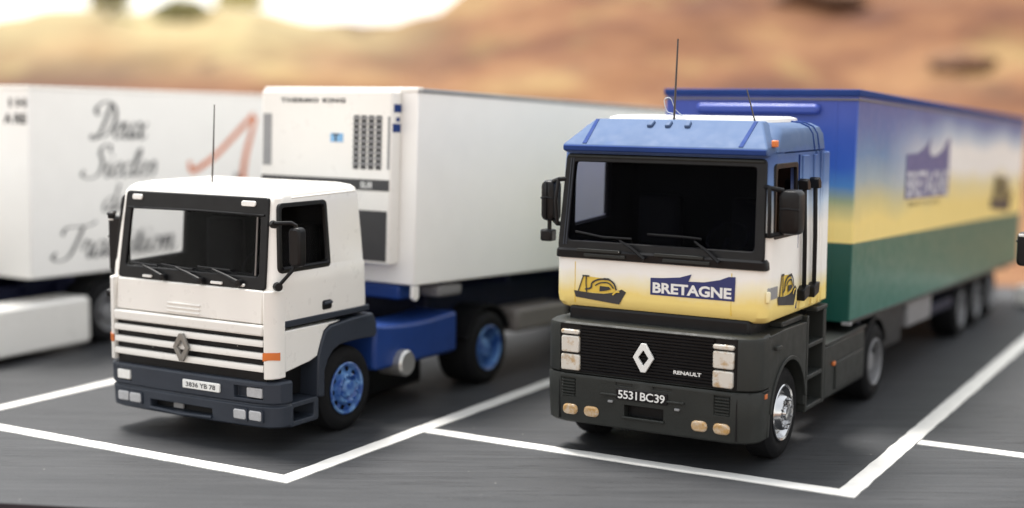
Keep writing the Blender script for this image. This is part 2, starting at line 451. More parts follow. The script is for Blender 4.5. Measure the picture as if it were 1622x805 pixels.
def ring_xy(xh, yf, yb, rf, rb, z, n=4):
    pts = []
    for cx, cy, r, a in ((xh - rb, yb - rb, rb, 0), (-xh + rb, yb - rb, rb, 90), (-xh + rf, yf + rf, rf, 180), (xh - rf, yf + rf, rf, 270)):
        for i in range(n + 1):
            t = math.radians(a + 90 * i / n); pts.append(V(cx + r * math.cos(t), cy + r * math.sin(t), z))
    return pts

# ------------------------------------------------------------------ emblems
def lozenge(name, cx, cz, w, h, y, m, parent, depth=0.035):
    bm = bmesh.new(); cutw = 0.22
    def loop(k, kk): return [(cx - w / 2 * k, cz), (cx - w * cutw / 2 * kk, cz + h / 2 * k), (cx + w * cutw / 2 * kk, cz + h / 2 * k), (cx + w / 2 * k, cz), (cx + w * cutw / 2 * kk, cz - h / 2 * k), (cx - w * cutw / 2 * kk, cz - h / 2 * k)]
    frame(bm, loop(1, 1), loop(0.52, 0.15), AY, y, y - depth)
    return part(name, bm, m, parent, 0.006)

def boat(parent, u0, u1, v0, v1, mp, d, sgn, ground='print_yellow'):
    """printed fishing boat: yellow ground, hull, mast and swirling lines."""
    W, H = u1 - u0, v1 - v0
    def T(x, y): return (u0 + (x - 148) / 427 * W, v0 + (375 - y) / 243 * H)
    e = 0.003 * sgn
    bm = bmesh.new(); face(bm, [mp(*T(*q), d) for q in ((222, 135), (430, 148), (500, 240), (455, 285), (185, 285))]); part('emblem_ground', bm, M[ground], parent)
    bm = bmesh.new()
    face(bm, [mp(*T(*q), d + e) for q in ((148, 277), (165, 337), (520, 375), (575, 258), (540, 235), (475, 268), (400, 287), (300, 290))])
    k = 2
    def st(pts, w, nn=6):
        nonlocal k
        ribbon(bm, crom([T(*p) for p in pts], nn), w * H, mp, d + e * k); k += 0.35
    st([(218, 134), (276, 134)], 0.06, 1); st([(226, 136), (205, 210), (186, 282)], 0.045); st([(251, 136), (250, 210), (256, 284)], 0.05)
    st([(243, 260), (290, 240), (300, 195), (350, 160), (430, 152), (478, 188), (497, 245)], 0.065)
    st([(325, 217), (370, 188), (435, 186), (476, 232)], 0.05); st([(395, 150), (440, 150)], 0.08, 1)
    face(bm, [mp(*T(*q), d + e * k) for q in ((365, 217), (438, 220), (456, 240), (420, 255), (362, 268))])
    o = part('boat_emblem', bm, M['letter_black'], parent)
    bm = bmesh.new(); ribbon(bm, crom([T(*p) for p in ((470, 290), (495, 262), (525, 258))]), 0.06 * H, mp, d + e * (k + 1)); part('emblem_highlight', bm, M['print_yellow'], parent)
    return o

WAVE = [(0, 0), (0.995, 0), (1.0, 1.42), (0.92, 1.40), (0.82, 1.18), (0.64, 0.98), (0.455, 0.945), (0.49, 1.38), (0.35, 1.15), (0.15, 1.04), (0, 1.0)]
def wave_sign(parent, u0, u1, v0, h, mp, d, sgn, blue='sign_blue', white='letter_white', text=(0.03, 0.96, 0.12, 0.76), bold=0.035, wave=WAVE):
    bm = bmesh.new(); prism(bm, [(u0 + a * (u1 - u0), v0 + b * h) for a, b in wave], mp, d, d + 0.003 * sgn); part('wave_sign', bm, M[blue], parent)
    a, b, c, e = text
    lettering('lettering', 'BRETAGNE', u0 + a * (u1 - u0), u0 + b * (u1 - u0), v0 + c * h, v0 + e * h, mp, d + 0.007 * sgn, M[white], parent, bold=bold, space=0.98)

# ------------------------------------------------------------------ wheels
_wheel_mesh = {}
def wheel(parent, x, y, r, style, side, w=0.30):
    """tyre with a rim as sub-part; x is the outer face of the tyre, side = +1 viewer's right."""
    key = (style, r, w)
    if key not in _wheel_mesh:
        bm = bmesh.new()
        lathe(bm, [(0, r * 0.60), (0.0, r * 0.66), (0.012, r * 0.72), (0.016, r * 0.80), (0.0, r * 0.90), (-0.03, r * 0.975), (-0.07, r), (-w + 0.07, r), (-w + 0.03, r * 0.975), (-w, r * 0.90), (-w, r * 0.58), (-0.06, r * 0.58), (0, r * 0.60)], (0, 0, 0), (1, 0, 0), 44, cap=False)
        n = 44
        t = to_mesh('wheel', bm); t.transform(Matrix.Scale(S, 4)); smooth(t, 30); t.materials.append(M['rubber'])
        bm = bmesh.new(); R = r * 0.615
        if style == 'chrome':
            prof = [(-0.20, R), (0.012, R), (0.022, R * 0.97), (0.012, R * 0.90), (-0.05, R * 0.80), (-0.055, R * 0.70), (0.035, R * 0.60), (0.05, R * 0.55), (0.045, R * 0.44), (0.02, R * 0.42), (0.02, R * 0.30), (0.07, R * 0.26), (0.075, R * 0.1), (0.075, 0.001)]
        elif style == 'rear':
            prof = [(-0.20, R), (0.012, R), (0.020, R * 0.96), (0.005, R * 0.90), (-0.20, R * 0.86), (-0.24, R * 0.50), (-0.20, R * 0.46), (-0.06, R * 0.42), (-0.04, R * 0.36), (-0.04, 0.001)]
        else:
            prof = [(-0.20, R), (0.012, R), (0.022, R * 0.96), (0.010, R * 0.88), (-0.035, R * 0.80), (-0.03, R * 0.66), (0.035, R * 0.58), (0.045, R * 0.52), (0.02, R * 0.46), (0.0, R * 0.40), (0.03, R * 0.34), (0.055, R * 0.28), (0.06, R * 0.1), (0.06, 0.001)]
        lathe(bm, prof, (0, 0, 0), (1, 0, 0), n, cap=False)
        for k in range(10):              # wheel nuts
            a = 2 * math.pi * (k + 0.3) / 10
            rr = R * (0.52 if style != 'rear' else 0.62)
            lathe(bm, [(0.03 if style != 'rear' else -0.24, 0.018), (0.068 if style != 'rear' else -0.19, 0.016)], (0, rr * math.cos(a), rr * math.sin(a)), (1, 0, 0), 6)
        mm = to_mesh('rim', bm); mm.transform(Matrix.Scale(S, 4)); smooth(mm, 30)
        bm = bmesh.new()
        for k in range(10):              # ventilation holes
            a = 2 * math.pi * k / 10; rr = R * 0.735
            lathe(bm, [(-0.026, 0.032), (-0.022, 0.030)], (0, rr * math.cos(a), rr * math.sin(a)), (1, 0, 0), 10)
        hh = to_mesh('rim_hole', bm); hh.transform(Matrix.Scale(S, 4)); hh.materials.append(M['dark_interior'])
        _wheel_mesh[key] = (t, mm, hh)
    t, mm, hh = _wheel_mesh[key]
    o = bpy.data.objects.new('wheel', t); COL.objects.link(o); o.parent = parent
    o.location = V(x * side, y[0], y[1]) * S; o.rotation_euler = (random.uniform(0, 6) * side, 0, 0 if side > 0 else math.pi)
    return o, mm, hh

def add_wheel(parent, x, yz, r, style, side, rim_mat, w=0.30):
    o, mm, hh = wheel(parent, x, yz, r, style, side, w)
    me = mm
    if not mm.materials: mm.materials.append(rim_mat)
    elif mm.materials[0] != rim_mat:
        me = mm.copy(); me.materials.clear(); me.materials.append(rim_mat)
    k = bpy.data.objects.new('rim', me); COL.objects.link(k); k.parent = o
    if style == 'front':
        h = bpy.data.objects.new('rim_holes', hh); COL.objects.link(h); h.parent = o
    return o

# ------------------------------------------------------------------ low-nosed white tractor
def plane_y(ya, za, yb, zb, off=0.0):
    """sloping front plane: y as a function of z."""
    k = (yb - ya) / (zb - za)
    return lambda u, v, d: V(u, ya + (v - za) * k + d, v)

def white_tractor(pos, yaw, label, chassis='blue_chassis', rim='rim_blue', skirt=None, mirror_z=(1.80, 2.47), mirror_out=0.0, orange=True, plate=None):
    T = thing('truck_tractor', (*pos, 0), yaw, label, 'truck', 'model trucks parked in the painted bays')
    W = M['white']
    # --- cab shell with window openings
    prof = [(1.43, 1.235, -.05, 1.645), (1.50, 1.242, -.052, 1.645), (1.83, 1.242, -.012, 1.635), (1.965, 1.240, .005, 1.632), (2.0, 1.224, .012, 1.625), (2.3, 1.205, .05, 1.615), (2.70, 1.172, .105, 1.60), (2.78, 1.165, .118, 1.597), (2.835, 1.145, .145, 1.585), (2.87, 1.10, .20, 1.555), (2.895, .99, .33, 1.47)]
    bm = bmesh.new(); loft(bm, [ring_xy(xh, yf, yb, .10 if z < 2.8 else .14, .10, z, 5) for z, xh, yf, yb in prof])
    cav = bmesh.new(); loft(cav, [ring_xy(xh - .07, yf + .06, yb - .06, .06, .06, z + (.05 if i == 0 else -.05 if i == len(prof) - 1 else 0), 5) for i, (z, xh, yf, yb) in enumerate(prof)])
    ws = bmesh.new(); prism(ws, rquad([(-1.03, 1.90), (1.03, 1.90), (.985, 2.70), (-.985, 2.70)], .06), AY, -.3, .35)
    sw = bmesh.new(); prism(sw, rquad([(.06, 2.02), (.93, 2.02), (.93, 2.70), (.125, 2.70)], .06), AX, .95, 1.5)
    sl = bmesh.new(); prism(sl, rquad([(.06, 1.93), (1.16, 1.96), (1.16, 2.70), (.125, 2.70)], .04), AX, -1.5, -.95)
    mid = V(0, .8, 2.1)
    me = cut(bm, [cav, ws, sw, sl], lambda c, n: n.dot(mid - c) > 0.0)
    link('cab', me, [W, M['dark_interior']], T, ang=28)
    # seams and ridges of the shell
    for sx in (-1, 1):
        bm = bmesh.new(); prism(bm, [(.34, 2.775), (1.50, 2.795), (1.50, 2.81), (.34, 2.79)], AX, 1.12 * sx, 1.171 * sx); part('roof_gutter', bm, W, T, .006)
    # --- windscreen
    wp = plane_y(-.028, 1.83, .098, 2.77)
    bm = bmesh.new(); frame(bm, rquad([(-1.10, 1.80), (1.10, 1.80), (1.06, 2.79), (-1.06, 2.79)], .04), rquad([(-1.00, 1.935), (1.00, 1.935), (.965, 2.60), (-.965, 2.60)], .05), wp, .03, -.012)
    fr = part('windscreen_frame', bm, M['black'], T, .012)
    bm = bmesh.new(); tube(bm, [wp(-1.02, 2.60, -.016), wp(0, 2.612, -.018), wp(1.02, 2.60, -.016)], .012); part('frame_bead', bm, M['black'], fr)
    bm = bmesh.new(); tube(bm, [wp(.955, 1.95, -.014), wp(.925, 2.58, -.014)], .009); part('frame_bead', bm, M['tan_box'], fr)
    bm = bmesh.new(); face(bm, [wp(u, v, .012) for u, v in rquad([(-1.02, 1.91), (1.02, 1.91), (.98, 2.62), (-.98, 2.62)], .05)]); part('windscreen', bm, M['glass'], T)
    for x0, x1, z0, z1 in ((-.95, -.80, 2.695, 2.755), (.69, .89, 2.69, 2.75)):
        bm = bmesh.new(); prism(bm, rrect(x0, x1, z0, z1, .02, 2), wp, 0, -.030); part('marker_lamp', bm, M['lamp_white'], T, .006)
    for x0, x1 in ((-.70, -.56), (.33, .50), (.73, .82)):
        bm = bmesh.new(); prism(bm, rrect(x0, x1, 1.822, 1.852, .01, 2), wp, 0, -.03); part('screen_foot_block', bm, M['lamp_white'], T, .004)  # small white blocks along the foot of the frame
    for (px, pz), (ex, ez), (ax, az), (bx, bz) in (((-.366, 1.845), (-.686, 1.955), (-.87, 1.975), (-.47, 1.962)), ((.206, 1.845), (-.179, 1.965), (-.41, 1.985), (.06, 1.955)), ((.757, 1.86), (.367, 1.98), (.134, 1.995), (.614, 1.985))):
        bm = bmesh.new(); tube(bm, [wp(px, pz, -.045), wp((px + ex) / 2, (pz + ez) / 2 + .012, -.06), wp(ex, ez, -.05)], [.028, .018, .014]); tube(bm, [wp(ax, az, -.035), wp(bx, bz, -.035)], .012)
        lathe(bm, [(0, .04), (-.06, .035)], wp(px, pz, -.01), (0, 1, 0), 12); part('wiper', bm, M['black'], T)
    # --- side windows
    for sx, c in ((1, [(.045, 1.975), (.945, 1.975), (.945, 2.735), (.115, 2.735)]), (-1, [(.045, 1.90), (1.185, 1.925), (1.185, 2.735), (.115, 2.735)])):
        sp_ = lambda u, v, d, sx=sx: V(sx * (1.226 - (v - 2.0) * .078 + d), u, v)
        inn = [(.10, 2.04), (.90, 2.04), (.90, 2.685), (.155, 2.685)] if sx > 0 else [(.09, 1.945), (1.145, 1.975), (1.145, 2.685), (.15, 2.685)]
        bm = bmesh.new(); face(bm, [sp_(u, v, -.022) for u, v in rquad(c, .05)]); g = part('side_window', bm, M['glass'], T)
        bm = bmesh.new(); frame(bm, rquad(c, .07), rquad(inn, .05), sp_, -.035, .008); part('window_frame', bm, M['black'], g, .008)
        if sx > 0:
            bm = bmesh.new(); tube(bm, [sp_(.10, 2.03, .012), sp_(.90, 2.03, .012)], .02); part('window_seal', bm, M['black'], g)
    # --- front: flap, grille, corner panels
    fp = lambda u, v, d: V(u, -.055 + (v - 1.43) * .07 + d, v)
    bm = bmesh.new(); prism(bm, rrect(-1.085, 1.085, 1.435, 1.795, .02, 2), fp, .03, -.028); part('front_flap', bm, W, T, .014)
    for k in range(3):
        bm = bmesh.new(); prism(bm, rrect(-.30, .20, 1.462 + k * .045, 1.482 + k * .045, .009, 2), fp, -.02, -.045); part('vent_rib', bm, W, T, .006)
    bm = bmesh.new(); box(bm, -1.115, 1.115, -.115, .10, 1.305, 1.425); part('grille_header', bm, W, T, .022)
    pbox('grille_backing', (-1.115, 1.115, -.045, .08, .80, 1.30), M['black'], T, 0)
    for z0, z1 in ((1.185, 1.258), (1.048, 1.120), (.908, .982)):
        bm = bmesh.new(); loft(bm, [[V(x, y - .012 * (1 - (x / 1.1) ** 2), z) for y, z in ((-.05, z0), (-.105, z0 + .004), (-.108, z0 + .03), (-.098, z1), (-.05, z1))] for x in [-1.112 + 2.224 * i / 8 for i in range(9)]]); part('grille_slat', bm, W, T, .005)
    lozenge('diamond_badge', -.03, 1.085, .235, .315, -.125, M['dull_metal'], T)
    for sx in (-1, 1):
        poly = [(1.122, -.108), (1.165, -.100), (1.215, -.055), (1.248, .02), (1.248, .12), (1.122, .12)]
        bm = bmesh.new(); prism(bm, [(u * sx, v) for u, v in poly], AZ, .835, 1.80); part('corner_panel', bm, W, T, .014)
        if orange:
            q = [(u, v) for u, v in ((1.120, -.116), (1.168, -.106), (1.221, -.060), (1.254, .02), (1.244, .03), (1.205, -.045), (1.16, -.094), (1.12, -.100))]
            bm = bmesh.new(); loft(bm, [[V(u * sx, v, z + zz * (1 if (i % 3) else -1)) for i, (u, v) in enumerate(q)] for z, zz in ((1.045, .006), (1.128, .005))]); part('indicator', bm, M['orange'], T)
    # --- bumper
    bp = [(-1.285, .18), (-1.285, .09), (-1.26, .01), (-1.17, -.06), (-1.0, -.095), (-.5, -.115), (0, -.12), (.5, -.115), (1.0, -.095), (1.17, -.06), (1.26, .01), (1.285, .09), (1.285, .18)]
    def off(p, k): return [(x * (1 + k * .8), y - k * 1.0 if y < .08 else y) for x, y in p]
    bm = bmesh.new(); loft(bm, [[V(x, y, z) for x, y in off(bp, k)] for z, k in ((.285, -.03), (.30, -.008), (.52, 0.0), (.535, -.02), (.55, -.02), (.565, .004), (.775, .006), (.80, -.012))])
    c1 = bmesh.new(); box(c1, -.56, .38, -.4, .02, .335, .43)
    c2 = bmesh.new(); box(c2, .70, 1.09, -.4, -.035, .60, .735)
    c3 = bmesh.new(); box(c3, -1.10, -.86, -.4, -.03, .60, .735)
    me = cut(bm, [c1, c2, c3]); bu = link('bumper', me, M['slate'], T, .010)
    pbox('slot_backing', (-.555, .375, -.0, .015, .34, .425), M['black'], bu, 0)
    pbox('tow_bracket', (-.28, -.13, -.03, .0, .345, .415), M['vent_grey'], bu, .01)
    bm = bmesh.new(); tube(bm, [(-.56, -.11, .333), (-.09, -.130, .318), (.38, -.118, .333)], .02); part('bumper_lip', bm, M['slate'], bu)
    for x0, x1, m in ((-1.085, -.885, 'lamp_white'), (.86, 1.075, 'lamp_grey')):
        bm = bmesh.new(); prism(bm, rrect(x0, x1, .615, .725, .012, 2), AY, -.02, -.102 if x0 < 0 else -.088); part('headlight', bm, M[m], T, .012)
    for x0 in (-1.075, -.875, .70, .905):
        yy = -.09 if abs(x0 + .09) > .8 else -.108
        bm = bmesh.new(); prism(bm, rrect(x0, x0 + .175, .365, .475, .02, 2), AY, -.03, yy - .022); fo = part('fog_lamp', bm, M['lamp_grey'], T, .012)
        bm = bmesh.new(); frame(bm, rrect(x0 - .018, x0 + .193, .348, .492, .02, 2), rrect(x0, x0 + .175, .365, .475, .02, 2), AY, -.05, yy - .012); part('lamp_bezel', bm, M['slate'], fo)
    bm = bmesh.new(); prism(bm, rrect(-.03, .515, .628, .725, .01, 2), AY, -.08, -.142); npl = part('number_plate', bm, M['letter_white'], T, .006)
    if plate: lettering('lettering', plate, .025, .46, .650, .703, AY, -.1445, M['letter_black'], npl, bold=.02)
    # --- lower side: door panel, moulding, wheel arch, step
    for sx in (-1, 1):
        bm = bmesh.new(); prism(bm, [(.11, .885), (.55, .945), (.68, .985), (.735, 1.12), (.80, 1.25), (.90, 1.31), (1.13, 1.335), (.105, 1.345)], AX, 1.02 * sx, 1.236 * sx); part('door_panel', bm, W, T, .03)
        bm = bmesh.new(); prism(bm, [(.105, 1.38), (1.66, 1.385), (1.655, 1.455), (.105, 1.455)], AX, 1.10 * sx, 1.246 * sx); part('side_moulding', bm, M['slate'], T, .012)
        outer = [(.66, .52), (.69, .98), (.745, 1.13), (.815, 1.25), (.92, 1.30), (1.35, 1.335), (1.72, 1.345), (1.80, 1.22), (1.80, 1.08)]
        inner = [(.79, .50), (.80, .80), (.86, .92), (.96, 1.01), (1.09, 1.055), (1.35, 1.065), (1.60, 1.06), (1.72, 1.05), (1.76, 1.05)]
        bm = bmesh.new(); loft(bm, [[V(x * sx, *p) for p in outer + inner[::-1]] for x in (.85, 1.252)]); part('wheel_arch', bm, M['slate'], T, .02)
        bm = bmesh.new(); frame(bm, rrect(.15, .68, .265, .53, .03, 2), rrect(.24, .60, .32, .475, .02, 2), AX, .95 * sx, 1.252 * sx); part('step', bm, M['slate'], T, .012)
        pbox('step_plate', tuple(sorted((.95 * sx, 1.20 * sx))) + (.16, .66, .255, .30), M['slate'], T, .01)
        bm = bmesh.new(); prism(bm, rrect(.765, .94, 1.495, 1.605, .025, 2), AX, 1.20 * sx, 1.250 * sx); dh = part('door_handle', bm, M['black'], T, .01)
        bm = bmesh.new(); tube(bm, [(1.258 * sx, .785, 1.57), (1.258 * sx, .92, 1.575)], .018); part('handle_bar', bm, M['slate'], dh)
        bm = bmesh.new(); box(bm, *sorted((.6 * sx, 1.0 * sx)), .16, .80, .55, 1.35); part('inner_wheel_well', bm, M['black'], T)
    pbox('cab_floor', (-1.18, 1.18, .10, 1.62, 1.36, 1.44), M['dark_interior'], T, 0)
    # --- mirrors
    z0, z1 = mirror_z
    for sx, xa, xb, ym in ((1, 1.325, 1.495, .12), (-1, 1.19, 1.46, .20)):
        za, zb = (z0 + .26, z1 + .02) if sx > 0 else (z0, z1)
        xa += mirror_out; xb += mirror_out
        bm = bmesh.new(); loft(bm, [[V(sx * u, y, v) for u, v in rrect(xa + k, xb - k, za + k, zb - k, .05, 3)] for y, k in ((ym - .05, .025), (ym - .03, .005), (ym + .05, 0), (ym + .06, .01))]); mi = part('mirror', bm, M['black'], T, .006)
        if sx < 0:
            pbox('mirror_tab', (-xb + .02, -xb + .10, ym - .056, ym - .03, zb - .05, zb - .02), M['lamp_white'], mi, .004)
            zc = (za + zb) / 2 + .09
            pbox('mirror_seam', (-xb - .006, -xa + .006, ym - .04, ym + .055, zc - .01, zc + .012), M['black'], mi, .004)
        bm = bmesh.new(); tube(bm, [(1.185 * sx, .02, zb + .02), (1.24 * sx, -.03, zb + .045), (1.36 * sx, ym - .02, zb + .045), (1.40 * sx, ym, zb + .02), (1.40 * sx, ym, zb - .05)], .022)
        tube(bm, [(1.40 * sx, ym, za + .05), (1.37 * sx, ym - .03, za - .04), (1.27 * sx, .0, za - .19), (1.23 * sx, .02, za - .22)], .02); lathe(bm, [(0, .05), (.06, .045)], (1.235 * sx, .0, za - .21), (sx, -.6, 0), 12); lathe(bm, [(0, .045), (.06, .04)], (1.19 * sx, .0, zb + .03), (sx, -.6, 0), 12); part('mirror_arm', bm, M['black'], T)
    # --- inside
    bm = bmesh.new(); prism(bm, [(.10, 1.45), (.42, 1.45), (.40, 1.83), (.28, 1.93), (.12, 1.90)], AX, -1.12, 1.12); part('dashboard', bm, M['dark_interior'], T, .03)
    for x in (-.58, .58):
        bm = bmesh.new(); box(bm, x - .26, x + .26, .72, 1.22, 1.45, 1.72); box(bm, x - .25, x + .25, 1.12, 1.30, 1.70, 2.42); part('seat', bm, M['dark_interior'], T, .05)
    bm = bmesh.new(); a = V(0, -.75, .66); u = V(1, 0, 0); w = a.normalized().cross(u)
    tube(bm, [V(.55, .52, 2.0) + (u * math.cos(t) + w * math.sin(t)) * .22 for t in [2 * math.pi * i / 20 for i in range(21)]], .016, 6); tube(bm, [(.55, .52, 2.0), (.55, .40, 1.85)], .03); part('steering_wheel', bm, M['dark_interior'], T)
    # --- chassis, tank, wheels
    C = M[chassis]
    bm = bmesh.new()
    for x in (-.42, .42): box(bm, x - .05, x + .05, .2, 5.0, .70, .98)
    for y in (.6, 2.0, 3.0, 4.2, 4.9): box(bm, -.37, .37, y, y + .12, .74, .92)
    part('chassis', bm, C, T, .01)
    pbox('axle', (-.9, .9, 1.24, 1.36, .46, .58), M['black'], T, .02); pbox('axle', (-.75, .75, 4.36, 4.54, .42, .62), M['black'], T, .04)
    pbox('fifth_wheel', (-.48, .48, 3.95, 4.75, 1.02, 1.14), M['black'], T, .03)
    pbox('engine_block', (-.55, .55, .3, 1.9, .30, 1.34), M['black'], T, .04)
    pbox('light_blocker', (-.54, .54, 1.95, 3.8, .07, .68), M['black'], T, .04)  # black box added to stop light passing under the tractor
    for sx in (-1, 1):
        if skirt is None:
            bm = bmesh.new(); loft(bm, [[V(x * sx, y, z) for y, z in [(1.86, .60), (3.62, .57), (3.66, .62)] + [(3.66 - t * 1.82, 1.12 - .055 * math.sin(t * math.pi) + .05 * t) for t in [i / 10 for i in range(11)]] + [(1.82, .66)]] for x in (.55, 1.20)]); part('fuel_tank', bm, C, T, .05)
            bm = bmesh.new(); lathe(bm, [(0, .14), (.02, .165), (.36, .165), (.39, .14), (.395, .02)], (.93 * sx, 2.36, .635), (sx, 0, 0), 28); part('air_tank', bm, M['silver'], T)
        else:
            bm = bmesh.new(); prism(bm, rrect(2.0, 3.92, .10, .82, .09, 5), AX, .70 * sx, 1.34 * sx); part('side_skirt', bm, M[skirt], T, .05)
        add_wheel(T, 1.17, (1.30, .50), .50, 'front', sx, M[rim]); add_wheel(T, 1.20, (4.46, .50), .50, 'rear', sx, M[rim], .55)
        bm = bmesh.new(); loft(bm, [[V(x * sx, 4.46 + rr * math.cos(t), .50 + rr * math.sin(t)) for t, rr in [(math.radians(20 + 14 * i), .60) for i in range(11)] + [(math.radians(160 - 14 * i), .57) for i in range(11)]] for x in (.62, 1.20)]); part('mudguard', bm, M['black'], T)
    bm = bmesh.new(); tube(bm, [(-.13, .5, 2.88), (-.10, .5, 3.3), (-.075, .5, 3.785)], [.011, .009, .006], 6); part('antenna', bm, M['antenna'], T)
    return T

# ------------------------------------------------------------------ tall blue, white and yellow tractor
def tall_tractor(pos, yaw, label):
    T = thing('truck_tractor', (*pos, 0), yaw, label, 'truck', 'model trucks parked in the painted bays')
    L, K, B = M['livery_cab'], M['charcoal'], M['black']
    prof = [(1.565, 1.17, .10, 1.90), (1.59, 1.21, .045, 1.95), (1.64, 1.238, .008, 1.975), (1.72, 1.248, -.004, 1.98), (2.10, 1.25, 0.0, 1.975), (2.5, 1.245, .03, 1.955), (3.0, 1.237, .085, 1.92), (3.33, 1.23, .12, 1.90)]
    bm = bmesh.new(); loft(bm, [ring_xy(xh, yf, yb, .13, .09, z, 5) for z, xh, yf, yb in prof])
    cav = bmesh.new(); loft(cav, [ring_xy(xh - .07, yf + .07, yb - .07, .07, .06, z + (.09 if i == 0 else -.07 if i == len(prof) - 1 else 0), 5) for i, (z, xh, yf, yb) in enumerate(prof)])
    ws = bmesh.new(); prism(ws, rquad([(-1.10, 2.27), (1.10, 2.27), (1.07, 3.20), (-1.07, 3.20)], .05), AY, -.3, .42)
    sw = bmesh.new(); prism(sw, rquad([(.16, 2.48), (.84, 2.48), (.84, 3.20), (.20, 3.20)], .05), AX, 1.0, 1.5)
    sl = bmesh.new(); prism(sl, rquad([(.33, 2.46), (1.22, 2.50), (1.22, 3.20), (.33, 3.20)], .04), AX, -1.5, -1.0)
    mid = V(0, 1.0, 2.5)
    me = cut(bm, [cav, ws, sw, sl], lambda c, n: n.dot(mid - c) > 0.0)
    link('cab', me, [L, M['dark_interior']], T, ang=28)
    wp = plane_y(-.012, 2.25, .105, 3.30)
    bm = bmesh.new(); frame(bm, rquad([(-1.205, 2.22), (1.205, 2.22), (1.165, 3.285), (-1.165, 3.285)], .06), rquad([(-1.09, 2.33), (1.09, 2.33), (1.06, 3.195), (-1.06, 3.195)], .05), wp, .03, -.012); fr = part('windscreen_frame', bm, B, T, .014)
    for x in (-1.13, -1.10): 
        bm = bmesh.new(); tube(bm, [wp(x, 2.28, -.014), wp(x * .97, 3.24, -.014)], .008); part('frame_bead', bm, M['slate'], fr)
    bm = bmesh.new(); tube(bm, [wp(-1.14, 3.255, -.012), wp(1.14, 3.255, -.012)], .018); part('frame_bead', bm, K, fr)
    bm = bmesh.new(); face(bm, [wp(u, v, .012) for u, v in rquad([(-1.12, 2.30), (1.12, 2.30), (1.09, 3.22), (-1.09, 3.22)], .05)]); part('windscreen', bm, M['glass_blue'], T)
    # black sill below the glass
    bm = bmesh.new(); loft(bm, [ring_xy(xh, yf, .10, .06, .03, z, 5) for z, xh, yf in ((2.135, 1.225, -.022), (2.145, 1.235, -.036), (2.22, 1.228, -.042), (2.25, 1.21, -.02))]); sl_ = part('windscreen_sill', bm, B, T, .006)
    for x0, x1, z in ((-.86, -.36, 2.18), (.08, .62, 2.18), (-.95, -.42, 2.232), (-.02, .55, 2.232)):
        bm = bmesh.new(); prism(bm, rrect(x0, x1, z - .018, z + .018, .012, 2), AY, -.03, -.060); part('sill_rib', bm, K, sl_, .006)
    for pts in (((-.98, 2.43), (-.64, 2.385), (-.30, 2.385)), ((-.11, 2.445), (.32, 2.44), (.51, 2.43))):
        bm = bmesh.new(); tube(bm, [wp(u, v, -.03) for u, v in pts], .013); a = V(*pts[1]); q = (-.12, 2.18) if pts[0][0] < -.5 else (.73, 2.20)
        e = (-.43, 2.36) if pts[0][0] < -.5 else (.44, 2.40)
        tube(bm, [wp(*q, -.06), wp((q[0] + e[0]) / 2, (q[1] + e[1]) / 2 + .02, -.07), wp(*e, -.045)], [.024, .018, .012]); part('wiper', bm, B, T)
    # windows
    for sx, c, inn in ((1, [(.13, 2.45), (.87, 2.45), (.87, 3.235), (.17, 3.235)], [(.18, 2.50), (.82, 2.50), (.82, 3.18), (.22, 3.18)]), (-1, [(.30, 2.43), (1.25, 2.47), (1.25, 3.235), (.30, 3.235)], [(.36, 2.48), (1.20, 2.52), (1.20, 3.18), (.36, 3.18)])):
        sp_ = lambda u, v, d, sx=sx: V(sx * (1.247 - (v - 2.45) * .018 + d), u, v)
        bm = bmesh.new(); face(bm, [sp_(u, v, -.022) for u, v in rquad(c, .05)]); g = part('side_window', bm, M['glass_blue'], T)
        bm = bmesh.new(); frame(bm, rquad(c, .05), rquad(inn, .04), sp_, -.03, .007); part('window_frame', bm, B, g, .006)
    # roof: moulded cap, sun visor, deflector
    bm = bmesh.new(); loft(bm, [ring_xy(xh, yf, yb, .12, .10, z, 5) for z, xh, yf, yb in ((3.335, 1.20, .20, 1.90), (3.35, 1.215, .18, 1.92), (3.52, 1.19, .36, 1.92), (3.59, 1.15, .46, 1.90), (3.635, 1.06, .52, 1.86), (3.65, .95, .56, 1.80))]); rf = part('roof', bm, L, T, ang=30)
    def vr(xf, yf, zf, xb, yb_, zb_): return [V(-xf, yf, zf), V(xf, yf, zf), V(xb, yb_, zb_), V(-xb, yb_, zb_)]
    bm = bmesh.new(); loft(bm, [vr(1.165, .07, 3.300, 1.20, .50, 3.31), vr(1.185, .03, 3.33, 1.215, .50, 3.345), vr(1.185, .035, 3.385, 1.21, .50, 3.40), vr(1.17, .06, 3.405, 1.20, .50, 3.42), vr(.98, .42, 3.660, .99, .54, 3.667)]); vi = part('sun_visor', bm, L, T, .014)
    vz = lambda u, t, d: V(u * (1.17 - t * .19) / 1.17, .06 + t * .36, 3.405 + t * .255) + V(0, -.578, .816) * d
    for x in (-1.06, 1.02):
        bm = bmesh.new(); prism(bm, [(x * .87 - .024, -.02), (x * .87 + .024, -.02), (x * 1.07 + .024, 1.0), (x * 1.07 - .024, 1.0)], vz, -.02, .006); part('visor_groove', bm, M['print_blue'], vi)
    bm = bmesh.new(); prism(bm, [(-1.175, 3.318), (1.175, 3.318), (1.175, 3.38), (-1.175, 3.38)], AY, .06, .024); part('visor_lip', bm, M['print_blue'], vi, .012)
    for x in (-.34, -.10, .16):
        bm = bmesh.new(); prism(bm, rrect(x, x + .075, .70, .93, .03, 3), vz, -.01, .028); part('roof_lamp', bm, L, T, .015)
    bm = bmesh.new(); loft(bm, [ring_xy(xh, yf, yb, .16, .1, z, 5) for z, xh, yf, yb in ((3.63, .97, .6, 1.7), (3.685, .96, .62, 1.68), (3.705, .91, .70, 1.62))]); part('air_deflector', bm, M['white'], T, ang=30)
